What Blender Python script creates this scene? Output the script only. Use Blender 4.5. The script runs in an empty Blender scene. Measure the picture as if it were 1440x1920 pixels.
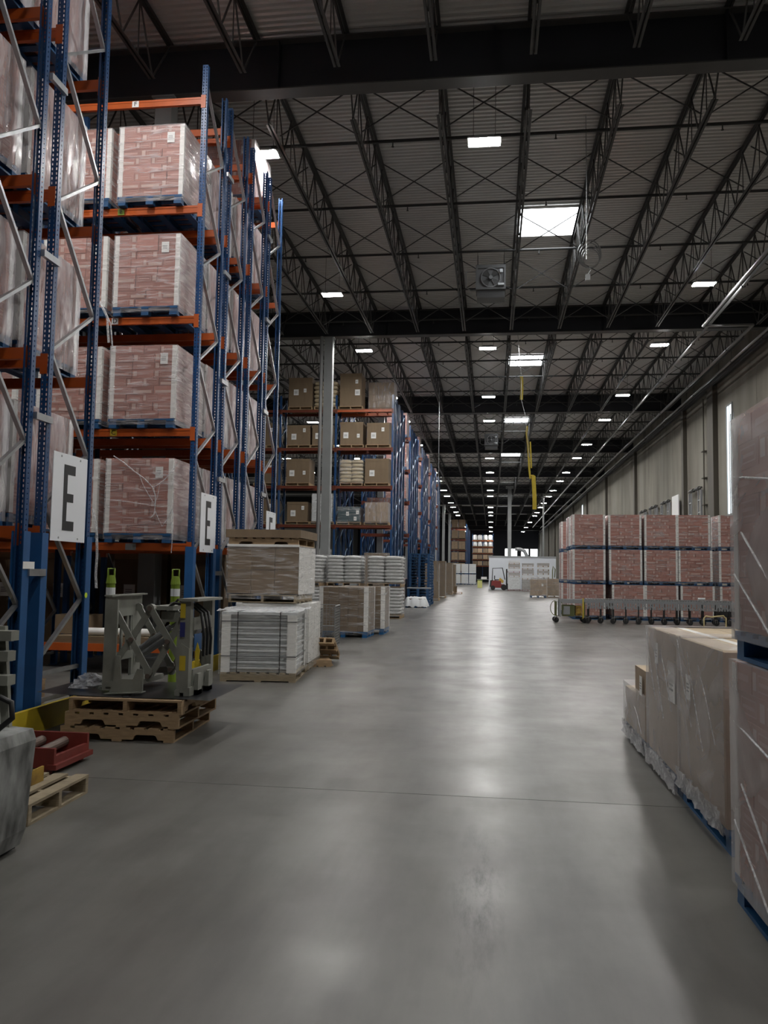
import bpy, math, random
from mathutils import Vector, Matrix
rnd = random.Random(7)
scene = bpy.context.scene
COL = scene.collection
PI = math.pi

# ------------------------------------------------------------------ helpers
class MB:
    """collects faces of one mesh"""
    def __init__(s): s.v = []; s.f = []; s.m = []
    def face(s, pts, mi=0):
        n = len(s.v); s.v += [tuple(p) for p in pts]; s.f.append(tuple(range(n, n+len(pts)))); s.m.append(mi)
    def box(s, x0, y0, z0, x1, y1, z1, mi=0):
        if x0 > x1: x0, x1 = x1, x0
        if y0 > y1: y0, y1 = y1, y0
        if z0 > z1: z0, z1 = z1, z0
        n = len(s.v)
        s.v += [(x0,y0,z0),(x1,y0,z0),(x1,y1,z0),(x0,y1,z0),(x0,y0,z1),(x1,y0,z1),(x1,y1,z1),(x0,y1,z1)]
        for q in ((3,2,1,0),(4,5,6,7),(0,1,5,4),(1,2,6,5),(2,3,7,6),(3,0,4,7)):
            s.f.append(tuple(n+i for i in q)); s.m.append(mi)
        return s
    def cbox(s, c, d, mi=0):
        return s.box(c[0]-d[0]/2, c[1]-d[1]/2, c[2]-d[2]/2, c[0]+d[0]/2, c[1]+d[1]/2, c[2]+d[2]/2, mi)
    def bar(s, p, q, w, h, mi=0, up=(0,0,1)):
        p = Vector(p); q = Vector(q); d = (q-p).normalized(); u = Vector(up)
        a = d.cross(u)
        if a.length < 1e-4: a = d.cross(Vector((1,0,0)))
        a.normalize(); b = a.cross(d); a *= w/2; b *= h/2
        n = len(s.v)
        for e in (p, q): s.v += [tuple(e-a-b), tuple(e+a-b), tuple(e+a+b), tuple(e-a+b)]
        for k in ((3,2,1,0),(4,5,6,7),(0,1,5,4),(1,2,6,5),(2,3,7,6),(3,0,4,7)):
            s.f.append(tuple(n+i for i in k)); s.m.append(mi)
        return s
    def cyl(s, p, q, r, n=10, r2=None, mi=0, caps=True):
        p = Vector(p); q = Vector(q); d = (q-p).normalized()
        a = d.cross(Vector((0,0,1)))
        if a.length < 1e-4: a = Vector((1,0,0))
        a.normalize(); b = d.cross(a); r2 = r if r2 is None else r2; o = len(s.v)
        for i in range(n):
            t = 2*PI*i/n; u = a*math.cos(t)+b*math.sin(t)
            s.v.append(tuple(p+u*r)); s.v.append(tuple(q+u*r2))
        for i in range(n):
            j = (i+1) % n; s.f.append((o+2*i, o+2*j, o+2*j+1, o+2*i+1)); s.m.append(mi)
        if caps:
            s.f.append(tuple(o+2*i for i in reversed(range(n)))); s.m.append(mi)
            s.f.append(tuple(o+2*i+1 for i in range(n))); s.m.append(mi)
        return s
    def tube(s, pts, r, n=6, mi=0, closed=False):
        pts = [Vector(p) for p in pts]; N = len(pts); o = len(s.v); prev = None
        for i, p in enumerate(pts):
            d = (pts[(i+1) % N if closed else min(i+1, N-1)] - pts[(i-1) % N if closed else max(i-1, 0)])
            d = d.normalized() if d.length > 1e-9 else Vector((0,0,1))
            a = prev - d*prev.dot(d) if prev is not None else d.cross(Vector((.13,.27,1)))
            if a.length < 1e-4: a = d.cross(Vector((1,0,0)))
            a.normalize(); prev = a; b = d.cross(a)
            for k in range(n):
                t = 2*PI*k/n; s.v.append(tuple(p+a*r*math.cos(t)+b*r*math.sin(t)))
        for i in range(N if closed else N-1):
            j = (i+1) % N
            for k in range(n):
                l = (k+1) % n; s.f.append((o+i*n+k, o+i*n+l, o+j*n+l, o+j*n+k)); s.m.append(mi)
        return s
    def prism(s, poly, axis, a, b, mi=0):
        """poly of 2D points extruded along axis x/y/z from a to b"""
        def P(u, w, t): return {'x': (t,u,w), 'y': (u,t,w), 'z': (u,w,t)}[axis]
        n = len(s.v); k = len(poly)
        s.v += [P(u,w,a) for u,w in poly] + [P(u,w,b) for u,w in poly]
        s.f.append(tuple(n+i for i in range(k))); s.m.append(mi)
        s.f.append(tuple(n+k+i for i in reversed(range(k)))); s.m.append(mi)
        for i in range(k):
            j = (i+1) % k; s.f.append((n+i, n+k+i, n+k+j, n+j)); s.m.append(mi)
        return s
    def mesh(s, name, mats, smooth=False):
        me = bpy.data.meshes.new(name)
        me.from_pydata(s.v, [], s.f)
        for m in (mats if isinstance(mats, (list, tuple)) else [mats]): me.materials.append(m)
        me.polygons.foreach_set('material_index', s.m)
        if smooth: me.polygons.foreach_set('use_smooth', [True]*len(s.f))
        me.update()
        return me

def ob(name, me, parent=None, loc=(0,0,0), rz=0, rot=None):
    o = bpy.data.objects.new(name, me); COL.objects.link(o)
    o.location = loc; o.rotation_euler = rot if rot else (0,0,rz)
    if parent: o.parent = parent
    return o
def tag(o, label, cat, group=None, kind=None):
    o['label'] = label; o['category'] = cat
    if group: o['group'] = group
    if kind: o['kind'] = kind
    return o
def thing(name, label, cat, loc=(0,0,0), rz=0, group=None):
    return tag(ob(name, None, None, loc, rz), label, cat, group)
def struct(name, me, loc=(0,0,0)):
    o = ob(name, me, None, loc); o['kind'] = 'structure'; return o
ORD = ['first','second','third','fourth','fifth','sixth','seventh','eighth','ninth','tenth','eleventh','twelfth',
       'thirteenth','fourteenth','fifteenth','sixteenth','seventeenth','eighteenth','nineteenth','twentieth']

# ------------------------------------------------------------------ materials
def mat(name, col, rough=.5, metal=0.0, var=0.0, scale=6.0, bump=0.0, island=0.0, stretch=(1,1,1), spec=.5, col2=None):
    m = bpy.data.materials.new(name); m.use_nodes = True
    nt = m.node_tree; N = nt.nodes; L = nt.links
    b = N['Principled BSDF']; b.inputs['Roughness'].default_value = rough; b.inputs['Metallic'].default_value = metal
    b.inputs['Specular IOR Level'].default_value = spec
    c = (*col, 1); b.inputs['Base Color'].default_value = c
    if var or bump or island:
        tc = N.new('ShaderNodeTexCoord'); mp = N.new('ShaderNodeMapping'); mp.inputs['Scale'].default_value = stretch
        L.new(tc.outputs['Object'], mp.inputs[0])
        no = N.new('ShaderNodeTexNoise'); no.inputs['Scale'].default_value = scale; no.inputs['Detail'].default_value = 5
        L.new(mp.outputs[0], no.inputs['Vector'])
        d = col2 if col2 else tuple(x*.45 for x in col)
        mx = N.new('ShaderNodeMix'); mx.data_type = 'RGBA'
        mx.inputs[6].default_value = c; mx.inputs[7].default_value = (*d, 1)
        mr = N.new('ShaderNodeMapRange'); mr.inputs[1].default_value = .38; mr.inputs[2].default_value = .72
        mr.inputs[3].default_value = 0; mr.inputs[4].default_value = var
        L.new(no.outputs[0], mr.inputs[0]); L.new(mr.outputs[0], mx.inputs[0])
        out = mx.outputs[2]
        if island:
            ge = N.new('ShaderNodeNewGeometry'); hs = N.new('ShaderNodeHueSaturation')
            mi = N.new('ShaderNodeMapRange'); mi.inputs[3].default_value = 1-island; mi.inputs[4].default_value = 1+island
            L.new(ge.outputs['Random Per Island'], mi.inputs[0]); L.new(mi.outputs[0], hs.inputs['Value'])
            L.new(out, hs.inputs['Color']); out = hs.outputs[0]
        L.new(out, b.inputs['Base Color'])
        if bump:
            bu = N.new('ShaderNodeBump'); bu.inputs['Strength'].default_value = bump; bu.inputs['Distance'].default_value = .02
            L.new(no.outputs[0], bu.inputs['Height']); L.new(bu.outputs[0], b.inputs['Normal'])
    return m
def emit(name, col, strength):
    m = bpy.data.materials.new(name); m.use_nodes = True; N = m.node_tree.nodes
    N.remove(N['Principled BSDF']); e = N.new('ShaderNodeEmission')
    e.inputs[0].default_value = (*col, 1); e.inputs[1].default_value = strength
    m.node_tree.links.new(e.outputs[0], N['Material Output'].inputs[0]); return m
def film(name, tint=(.8,.78,.8), base=.08, streak=.3, edge=.45, rough=.22, stretch=(1.2,1.2,9), scale=3.0, bmp=.35):
    m = bpy.data.materials.new(name); m.use_nodes = True; nt = m.node_tree; N = nt.nodes; L = nt.links
    b = N['Principled BSDF']; b.inputs['Base Color'].default_value = (*tint, 1); b.inputs['Roughness'].default_value = rough
    b.inputs['Specular IOR Level'].default_value = .8
    tr = N.new('ShaderNodeBsdfTransparent'); mx = N.new('ShaderNodeMixShader')
    tc = N.new('ShaderNodeTexCoord'); mp = N.new('ShaderNodeMapping'); mp.inputs['Scale'].default_value = stretch
    mp.inputs['Rotation'].default_value = (.25,.2,0)
    L.new(tc.outputs['Object'], mp.inputs[0])
    oi = N.new('ShaderNodeObjectInfo'); va = N.new('ShaderNodeVectorMath'); L.new(mp.outputs[0], va.inputs[0]); L.new(oi.outputs['Location'], va.inputs[1])
    no = N.new('ShaderNodeTexNoise'); no.inputs['Scale'].default_value = scale; no.inputs['Detail'].default_value = 4; no.inputs['Distortion'].default_value = 1.2
    L.new(va.outputs[0], no.inputs['Vector'])
    mr = N.new('ShaderNodeMapRange'); mr.inputs[1].default_value = .48; mr.inputs[2].default_value = .75; mr.inputs[3].default_value = base; mr.inputs[4].default_value = base+streak
    L.new(no.outputs[0], mr.inputs[0])
    lw = N.new('ShaderNodeLayerWeight'); lw.inputs['Blend'].default_value = .35
    ma = N.new('ShaderNodeMath'); ma.operation = 'MULTIPLY_ADD'; ma.inputs[1].default_value = edge
    L.new(lw.outputs['Facing'], ma.inputs[0]); L.new(mr.outputs[0], ma.inputs[2]); ma.use_clamp = True
    L.new(ma.outputs[0], mx.inputs[0]); L.new(tr.outputs[0], mx.inputs[1]); L.new(b.outputs[0], mx.inputs[2])
    bu = N.new('ShaderNodeBump'); bu.inputs['Strength'].default_value = bmp; bu.inputs['Distance'].default_value = .05
    L.new(no.outputs[0], bu.inputs['Height']); L.new(bu.outputs[0], b.inputs['Normal'])
    L.new(mx.outputs[0], N['Material Output'].inputs[0]); return m

M = dict(
 blue=mat('rack_blue_paint', (.012,.060,.175), .32, 0, .35, 3),
 blueguard=mat('rack_guard_blue_paint', (.02,.10,.27), .4, 0, .4, 4),
 orange=mat('beam_orange_paint', (.47,.090,.013), .42, 0, .4, 3),
 galv=mat('galvanized_steel', (.42,.43,.44), .35, .75, .4, 8),
 steel=mat('joist_dark_primer', (.062,.060,.058), .55, 0, .3, 3),
 girder=mat('girder_dark_primer', (.010,.011,.016), .6, 0, .3, 1),
 deck=mat('roof_deck_grey_steel', (.72,.72,.71), .30, .25, .5, .25, 0, 0, (1,.5,1), .5, (.52,.47,.42)),
 pipe=mat('pipe_grey_steel', (.33,.33,.33), .35, .6),
 pipedark=mat('sprinkler_pipe_dark', (.03,.03,.03), .5),
 column=mat('column_grey_paint', (.27,.28,.28), .5, 0, .25, 2),
 conc=mat('tilt_up_concrete', (.27,.255,.215), .85, 0, .9, .7, .05, 0, (1,1,.22), .3, (.14,.125,.10)),
 concdark=mat('dark_pilaster_steel', (.10,.09,.072), .7, 0, .4, 1.5, 0, 0, (1,1,.2)),
 farwall=mat('far_wall_unlit_tone', (.035,.038,.048), .8),  # unlit distance put into the wall colour
 wallgrey=mat('plain_grey_wall', (.25,.25,.24), .8),
 carton=mat('red_carton_print', (.37,.150,.115), .55, 0, .4, 7, 0, .2, (1,1,2), .4, (.44,.235,.18)),
 cartonpale=mat('pale_carton_panel', (.58,.40,.34), .55, 0, .3, 9),
 cartonline=mat('carton_outline_print', (.52,.28,.23), .55, 0, .3, 9),
 kraft=mat('kraft_cardboard', (.205,.145,.088), .75, 0, .3, 4, 0, .08, (1,1,.3)),
 kraftdark=mat('dark_kraft_cardboard', (.155,.105,.062), .75, 0, .3, 4, 0, .1),  # box seams, and the added boxes that darken the gap under the racks
 krafttop=mat('pale_kraft_cardboard', (.52,.41,.27), .7, 0, .3, 4, 0, .08),
 greycarton=mat('grey_brown_carton', (.37,.28,.195), .65, 0, .35, 5, 0, .1),
 board=mat('white_corner_board', (.80,.79,.76), .6, 0, .15, 5),
 white=mat('white_plastic', (.68,.70,.71), .45, 0, .15, 6),
 paper=mat('white_paper', (.80,.80,.78), .6),
 ink=mat('black_ink', (.012,.012,.014), .5),
 tealwrap=mat('teal_wrapped_goods', (.035,.075,.09), .4, 0, .4, 6),
 sackw=mat('white_sack', (.66,.66,.66), .5, 0, .3, 8, .3),
 sackt=mat('tan_sack', (.50,.41,.27), .6, 0, .3, 8, .3),
 wood=mat('pallet_wood', (.42,.29,.165), .75, 0, .6, 9, .1, .18, (1,1,6)),
 woodold=mat('weathered_pallet_wood', (.31,.25,.165), .8, 0, .6, 9, .1, .18, (1,1,6)),
 pblue=mat('pallet_blue_paint', (.012,.075,.19), .5, 0, .4, 9, 0, .2),
 pbluelight=mat('pallet_bright_blue_paint', (.015,.13,.33), .5, 0, .4, 9, 0, .2),
 machine=mat('machine_grey_paint', (.27,.275,.24), .45, 0, .6, 5, 0, 0, (1,1,1), .5, (.14,.14,.125)),
 dirty=mat('dirty_grey_paint', (.36,.37,.36), .5, 0, 1.0, 7, .1, 0, (1,1,.45), .5, (.03,.03,.027)),
 black=mat('black_rubber', (.014,.014,.015), .5),
 slip=mat('black_slip_sheet', (.02,.02,.022), .3, 0, .4, 5),
 redpaint=mat('red_frame_paint', (.21,.035,.026), .5, 0, .5, 6),
 roller=mat('roller_brown_steel', (.20,.155,.13), .45, .4, .4, 9),
 yellow=mat('safety_yellow_paint', (.62,.46,.03), .5, 0, .4, 5),
 yellowold=mat('worn_yellow_paint', (.40,.25,.04), .55, 0, .8, 8, 0, 0, (1,1,1), .5, (.10,.05,.02)),
 lime=mat('lime_plastic', (.17,.25,.02), .45),
 stickerblue=mat('blue_decal', (.03,.035,.16), .4),
 olive=mat('olive_motor_paint', (.10,.11,.035), .5),
 forkred=mat('forklift_red_paint', (.22,.03,.028), .4),
 orangeseat=mat('yellow_hood_paint', (.62,.42,.08), .4),
 wire=mat('cage_zinc_wire', (.30,.31,.31), .4, .7),
 duct=mat('grey_duct', (.30,.31,.32), .5, .3),
 heater=mat('heater_grey_paint', (.13,.13,.13), .5),
 signw=mat('sign_white', (.86,.88,.92), .4),
 lamp=emit('led_lens_light', (1,.985,.96), 300),
 sky=emit('daylight_lens', (.93,.97,1), 9),
 winlight=emit('daylight_window', (.84,.95,1), 2.6),
 winfar=emit('bright_dock_window', (.93,.97,1), 6),
 film=film('clear_stretch_film', (.93,.92,.92), .05, .40, .30, .12, (1.0,1.0,9), 2.0, .5),
 filmw=film('thick_silver_stretch_film', (.88,.85,.89), .07, .42, .62, .14, (5,5,1.2), 1.6, .35),
 filmc=film('silver_edge_stretch_film', (.90,.87,.89), .04, .38, .68, .13, (1.0,1.0,9), 2.0, .45),
 filmn=film('hazy_stretch_film', (.80,.77,.78), .16, .22, .35, .16, (1,1.2,1.6), 1.3, .3),
 filmt=film('thin_stretch_film', (.8,.8,.78), .04, .30, .3, .2),
 filmpile=film('crumpled_film', (.75,.76,.78), .25, .5, .5, .2, (3,3,3), 6),
)
# polished warehouse concrete
def floor_mat():
    m = bpy.data.materials.new('polished_concrete'); m.use_nodes = True; nt = m.node_tree; N = nt.nodes; L = nt.links
    b = N['Principled BSDF']; tc = N.new('ShaderNodeTexCoord')
    n1 = N.new('ShaderNodeTexNoise'); n1.inputs['Scale'].default_value = .55; n1.inputs['Detail'].default_value = 7; n1.inputs['Roughness'].default_value = .62
    L.new(tc.outputs['Object'], n1.inputs[0])
    cr = N.new('ShaderNodeValToRGB'); cr.color_ramp.elements[0].position = .3; cr.color_ramp.elements[1].position = .72
    cr.color_ramp.elements[0].color = (.105,.100,.090,1); cr.color_ramp.elements[1].color = (.172,.168,.156,1)
    L.new(n1.outputs[0], cr.inputs[0])
    # long faint scuffs along the driving direction
    mp = N.new('ShaderNodeMapping'); mp.inputs['Scale'].default_value = (2.6,.5,1); mp.inputs['Rotation'].default_value = (0,0,.35)
    L.new(tc.outputs['Object'], mp.inputs[0])
    n2 = N.new('ShaderNodeTexNoise'); n2.inputs['Scale'].default_value = 1.1; n2.inputs['Detail'].default_value = 9; n2.inputs['Roughness'].default_value = .6; n2.inputs['Distortion'].default_value = 0
    L.new(mp.outputs[0], n2.inputs[0])
    r2 = N.new('ShaderNodeMapRange'); r2.inputs[1].default_value = .42; r2.inputs[2].default_value = .85; r2.inputs[3].default_value = 0; r2.inputs[4].default_value = .8
    L.new(n2.outputs[0], r2.inputs[0])
    mx = N.new('ShaderNodeMix'); mx.data_type = 'RGBA'; mx.inputs[7].default_value = (.050,.048,.043,1)
    L.new(r2.outputs[0], mx.inputs[0]); L.new(cr.outputs[0], mx.inputs[6])
    # a worn rubber smear along the middle of the aisle
    vs = N.new('ShaderNodeVectorMath'); vs.operation = 'SUBTRACT'; vs.inputs[1].default_value = (-.06,4.35,0); L.new(tc.outputs['Object'], vs.inputs[0])
    vm = N.new('ShaderNodeMapping'); vm.inputs['Rotation'].default_value = (0,0,-.06); vm.inputs['Scale'].default_value = (6,.85,1); L.new(vs.outputs[0], vm.inputs[0])
    ln = N.new('ShaderNodeVectorMath'); ln.operation = 'LENGTH'; L.new(vm.outputs[0], ln.inputs[0])
    fa = N.new('ShaderNodeMapRange'); fa.inputs[1].default_value = .2; fa.inputs[2].default_value = 1.1; fa.inputs[3].default_value = 1; fa.inputs[4].default_value = 0; L.new(ln.outputs['Value'], fa.inputs[0])
    n4 = N.new('ShaderNodeTexNoise'); n4.inputs['Scale'].default_value = 14; n4.inputs['Detail'].default_value = 8; n4.inputs['Roughness'].default_value = .75; L.new(mp.outputs[0], n4.inputs[0]); n4.inputs['Scale'].default_value = 3.5
    r4 = N.new('ShaderNodeMapRange'); r4.inputs[1].default_value = .47; r4.inputs[2].default_value = .66; r4.inputs[4].default_value = .7; L.new(n4.outputs[0], r4.inputs[0])
    mu = N.new('ShaderNodeMath'); mu.operation = 'MULTIPLY'; L.new(fa.outputs[0], mu.inputs[0]); L.new(r4.outputs[0], mu.inputs[1])
    mx2 = N.new('ShaderNodeMix'); mx2.data_type = 'RGBA'; mx2.inputs[7].default_value = (.035,.034,.032,1)
    L.new(mu.outputs[0], mx2.inputs[0]); L.new(mx.outputs[2], mx2.inputs[6]); L.new(mx2.outputs[2], b.inputs['Base Color'])
    r3 = N.new('ShaderNodeMapRange'); n5 = N.new('ShaderNodeTexNoise'); n5.inputs['Scale'].default_value = 1.3; n5.inputs['Detail'].default_value = 5; n5.inputs['Roughness'].default_value = .55; L.new(tc.outputs['Object'], n5.inputs[0])
    r3.inputs[1].default_value = .32; r3.inputs[2].default_value = .7; r3.inputs[3].default_value = .28; r3.inputs[4].default_value = .42
    L.new(n5.outputs[0], r3.inputs[0]); L.new(r3.outputs[0], b.inputs['Roughness'])
    sm = N.new('ShaderNodeMath'); sm.operation = 'MULTIPLY_ADD'; sm.inputs[1].default_value = -.42; sm.inputs[2].default_value = .42; L.new(mu.outputs[0], sm.inputs[0]); L.new(sm.outputs[0], b.inputs['Specular IOR Level'])
    return m
M['floor'] = floor_mat()

# ------------------------------------------------------------------ shell
XL, XR, YB, YF, ZD = -30.0, 10.3, -12.0, 184.0, 11.62
fl = MB(); fl.box(XL, YB, -.3, XR, YF, 0)
for y in (6.13, 21.4, 36.6, 51.9, 67.1): fl.box(XL+1, y-.004, 0, XR-.1, y+.004, .0006, 1)
for x in (3.0, -4.9): fl.box(x-.003, -6, 0, x+.003, 120, .0005, 1)
struct('floor', fl.mesh('floor', [M['floor'], mat('saw_cut_joint', (.05,.048,.045), .8)]))
dk = MB(); y = YB; prof = []
while y < YF+.2:
    prof += [(y,ZD),(y+.062,ZD),(y+.082,ZD+.04),(y+.132,ZD+.04)]; y += .152
for (ya,za),(yb,zb) in zip(prof, prof[1:]):
    dk.face([(XL,ya,za),(XR,ya,za),(XR,yb,zb),(XL,yb,zb)])
dk.box(XL-.3, YB-.3, ZD+.05, XR+.3, YF+.3, ZD+.25)
struct('ceiling', dk.mesh('ceiling', M['deck']))
GY = [14.48] + [15.24*n for n in range(2, 13)]
GZ0, GZ1 = 10.52, 11.50
wr = MB(); pts = [YB] + [GY[0]-15.24] + GY; 
prev = YB
for k in range(1, 27):
    yb = min(YB+7.62*k, YF)
    if prev < YF: wr.box(XR, prev+.012, 0, XR+.25, yb-.012, ZD+.1)
    prev = yb
wr.box(XR+.05, YB, 0, XR+.3, YF, ZD+.1, 1)
struct('wall_right', wr.mesh('wall_right', [M['conc'], M['pipedark']]))
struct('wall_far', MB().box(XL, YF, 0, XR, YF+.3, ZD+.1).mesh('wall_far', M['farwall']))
struct('wall_left', MB().box(XL-.3, YB, 0, XL, YF, ZD+.1).mesh('wall_left', M['wallgrey']))
struct('wall_back', MB().box(XL, YB-.3, 0, XR, YB, ZD+.1).mesh('wall_back', M['wallgrey']))
# pilasters and ledger of the right wall
tn = 1
for gy in GY[1:]:
    struct('trim_%d' % tn, MB().box(XR-.2, gy-.22, 0, XR, gy+.22, 10.5).mesh('trim', M['concdark'])); tn += 1
struct('trim_%d' % tn, MB().box(XR-.22, 39.4, 0, XR, 40.4, 10.5).mesh('trim', M['concdark'])); tn += 1
struct('trim_%d' % tn, MB().box(XR-.14, YB, 10.55, XR, YF, 10.75).mesh('trim', M['steel'])); tn += 1
# slit windows in the right wall, dock windows in the far wall
wn = 1
for yc, z0, z1, w in ((37.4,4.4,9.15,.75),(96.5,4.4,9.7,1.2)):
    fr = MB()
    fr.box(XR-.06, yc-w/2-.08, z0-.08, XR, yc-w/2, z1+.08); fr.box(XR-.06, yc+w/2, z0-.08, XR, yc+w/2+.08, z1+.08)
    fr.box(XR-.06, yc-w/2, z0-.08, XR, yc+w/2, z0); fr.box(XR-.06, yc-w/2, z1, XR, yc+w/2, z1+.08)
    fr.box(XR-.05, yc-.02, z0, XR-.02, yc+.02, z1)
    o = struct('window_%d' % wn, fr.mesh('window', M['column']))
    ob('pane', MB().box(XR-.025, yc-w/2, z0, XR-.005, yc+w/2, z1).mesh('pane', M['winlight']), o); wn += 1
for x0, x1 in ((2.9,5.5),(6.4,7.95),(8.4,9.9)):
    fr = MB(); z0, z1 = 5.75, 7.3
    for a in (x0-.08, x1): fr.box(a, YF-.08, z0-.08, a+.08, YF, z1+.08)
    for c in (z0-.08, z1): fr.box(x0, YF-.08, c, x1, YF, c+.08)
    o = struct('window_%d' % wn, fr.mesh('window', M['concdark']))
    ob('pane', MB().box(x0, YF-.04, z0, x1, YF-.01, z1).mesh('pane', M['winfar']), o); wn += 1

# ------------------------------------------------------------------ roof steel
BAY = ['nearest','second','third','fourth','fifth','sixth','seventh','eighth','ninth','tenth','eleventh','twelfth']
gm = {}
def girder_meshes(L):
    w = MB().box(XL+.05, -.012, GZ0+.02, L, .012, GZ1-.02)
    for x in range(-28, 10, 4): w.box(x-.008, -.15, GZ0+.02, x+.008, .15, GZ1-.02)
    return (w.mesh('web_plate', M['girder']), MB().box(XL+.05,-.17,GZ0,L,.17,GZ0+.024).mesh('flange', M['steel']),
            MB().box(XL+.05,-.17,GZ1-.024,L,.17,GZ1).mesh('flange', M['steel']))
gme = girder_meshes(XR-.22)
for i, gy in enumerate(GY[:11]):
    t = thing('roof_girder', 'dark solid steel girder across the roof, %s girder counted from the camera' % ORD[i], 'girder', (0,gy,0), 0, 'roof girders')
    ob('web_plate', gme[0], t); ob('bottom_flange', gme[1], t); ob('top_flange', gme[2], t)
JX = [.65+1.695*k for k in range(-11, 6)]
def joist_meshes(L):
    """open web joist: local y runs 0..L"""
    t, b, w = MB(), MB(), MB()
    for s in (-1, 1):
        t.box(s*.012, .0, 11.55, s*.07, L, 11.562); t.box(s*.012, .0, 11.49, s*.024, L, 11.562)
        b.box(s*.012, .85, 10.42, s*.062, L-.85, 10.432); b.box(s*.012, .85, 10.42, s*.024, L-.85, 10.48)
    n = int(round((L-1.7)/1.22)); st = (L-1.7)/n
    w.bar((0,.12,11.5), (0,.85,10.46), .028, .028); w.bar((0,L-.12,11.5), (0,L-.85,10.46), .028, .028)
    for i in range(n):
        y0 = .85+st*i
        w.bar((0,y0,10.46), (0,y0+st/2,11.5), .026, .026); w.bar((0,y0+st/2,11.5), (0,y0+st,10.46), .026, .026)
        w.bar((0,y0+st/2,11.5), (0,y0+st/2,10.46), .018, .018)
    for y in (.05, L-.05): w.box(-.06, y-.1, 11.50, .06, y+.1, 11.545)
    return t.mesh('top_chord', M['steel']), b.mesh('bottom_chord', M['steel']), w.mesh('web', M['steel'])
JM = {}
Z1J = 11.5
bays = [(GY[0]-15.24, GY[0])] + list(zip(GY, GY[1:]))
for bi, (ya, yb) in enumerate(bays[:10]):
    L = round(yb-ya, 3)
    if L not in JM: JM[L] = joist_meshes(L)
    nm = 'strip above the nearest girder' if bi == 0 else '%s bay beyond the nearest girder' % ('first' if bi == 1 else ORD[bi-1])
    nj = len(JX)
    for k, x in enumerate(JX):
        if bi == 0 and (x < -7): continue
        t = thing('roof_joist', 'dark open-web roof joist, %s from right wall, %s' % (ORD[nj-1-k], nm), 'roof joist', (x,ya,0), 0, 'open-web roof joists')
        for nme, me in zip(('top_chord','bottom_chord','web'), JM[L]): ob(nme, me, t)
# cross bracing rows and sprinkler branch lines
xb = MB()
for a, b in zip(JX, JX[1:]):
    xb.bar((a+.08,0,10.5),(b-.08,0,11.46),.022,.022); xb.bar((a+.08,.03,11.46),(b-.08,.03,10.5),.022,.022)
xbm = xb.mesh('cross_bracing', M['steel'])
sp = MB().cyl((XL+1,0,11.02),(XR-.6,0,11.02),.036,8); spm = sp.mesh('branch_pipe', M['pipedark'])
shm = MB().cyl((0,0,0),(0,0,-.09),.014,6).cyl((0,0,-.09),(0,0,-.10),.03,8).mesh('sprinkler_head', M['pipedark'])
for bi, (ya, yb) in enumerate(bays[1:8]):
    for r in range(5):
        st = (yb-ya)/5
        y = ya+st*(r+.45)
        if bi < 6:
            tag(ob('cross_bracing', xbm, None, (0,y,0)), 'row of X-shaped steel braces between joists, %s row of the %s roof bay' % (ORD[r], BAY[bi]), 'bracing', 'joist cross bracing')
        t = thing('sprinkler_pipe', 'thin dark sprinkler pipe crossing under roof deck, %s pipe of the %s roof bay' % (ORD[r], BAY[bi]), 'pipe', (0,ya+st*(r+.88),0), 0, 'sprinkler branch pipes')
        ob('branch_pipe', spm, t)
        for x in (-5.6,-2.2,1.3,4.7,8.0): ob('sprinkler_head', shm, t, (x,0,10.985))
# skylights
for i, gy in enumerate([GY[0]+.7]+GY[1:7]):
    y0 = gy+7.0; d = 1.85
    t = thing('skylight', 'bright white skylight panel in the roof, %s from the camera' % ORD[i], 'skylight', (1.5,y0+d/2,0), 0, 'roof skylights')
    ob('lens', MB().box(-.77,-d/2,11.57,.77,d/2,11.59).mesh('lens', M['sky']), t)
    f = MB(); f.box(-.83,-d/2-.06,11.55,-.77,d/2+.06,11.61); f.box(.77,-d/2-.06,11.55,.83,d/2+.06,11.61)
    f.box(-.77,-d/2-.06,11.55,.77,-d/2,11.61); f.box(-.77,d/2,11.55,.77,d/2+.06,11.61)
    ob('curb', f.mesh('curb', M['deck']), t)
# LED high bays
lens = MB().box(-.30,-.15,-.012,.30,.15,0).mesh('lens', M['lamp'])
hb = MB().box(-.33,-.19,0,.33,.19,.03).box(-.2,-.12,.03,.2,.12,.1); hbm = hb.mesh('housing', M['column'])
hk = MB().cyl((-.22,0,.08),(-.22,0,1.2),.006,5).cyl((.22,0,.08),(.22,0,1.2),.006,5).mesh('hanger', M['pipedark'])
LROW = [(-15.8,'far left'),(-10.4,'left storage'),(-5.03,'left rack'),(-.2,'middle aisle'),(6.2,'right wall')]
for x, rn in LROW:
    k = 0
    for bi in range(-1, 12):
        gy = (GY[0]-15.24) if bi < 0 else GY[bi] if bi else 15.1
        for off in (1.1, 9.9):
            if x == -.2 and off > 5 and bi in (0, 2, 5): continue
            if x < -8 and (bi > 4 or bi == 1 or (bi == 0 and off > 0) and True): continue
            if bi > 6 and off > 5: continue
            y = gy+off
            if x < -4 and y < 5: continue
            if y > YF-2 or y < YB+1: continue
            k += 1
            if x == -5.03 and 16 < y < 17: y += .05
            t = thing('high_bay_light', 'glowing white LED high bay lamp, lamp %s along the %s row' % (ORD[k-1] if k <= 20 else 'last', rn), 'ceiling light', (x+(.22 if x == -5.03 and 16 < y < 17 else 0),y,10.3), 0, 'high bay lamps')
            if k > 20: t['label'] = 'glowing LED lamp at far end of the %s row, lamp %d' % (rn, k)
            ob('lens', lens, t); ob('housing', hbm, t); ob('hanger', hk, t)
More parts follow.
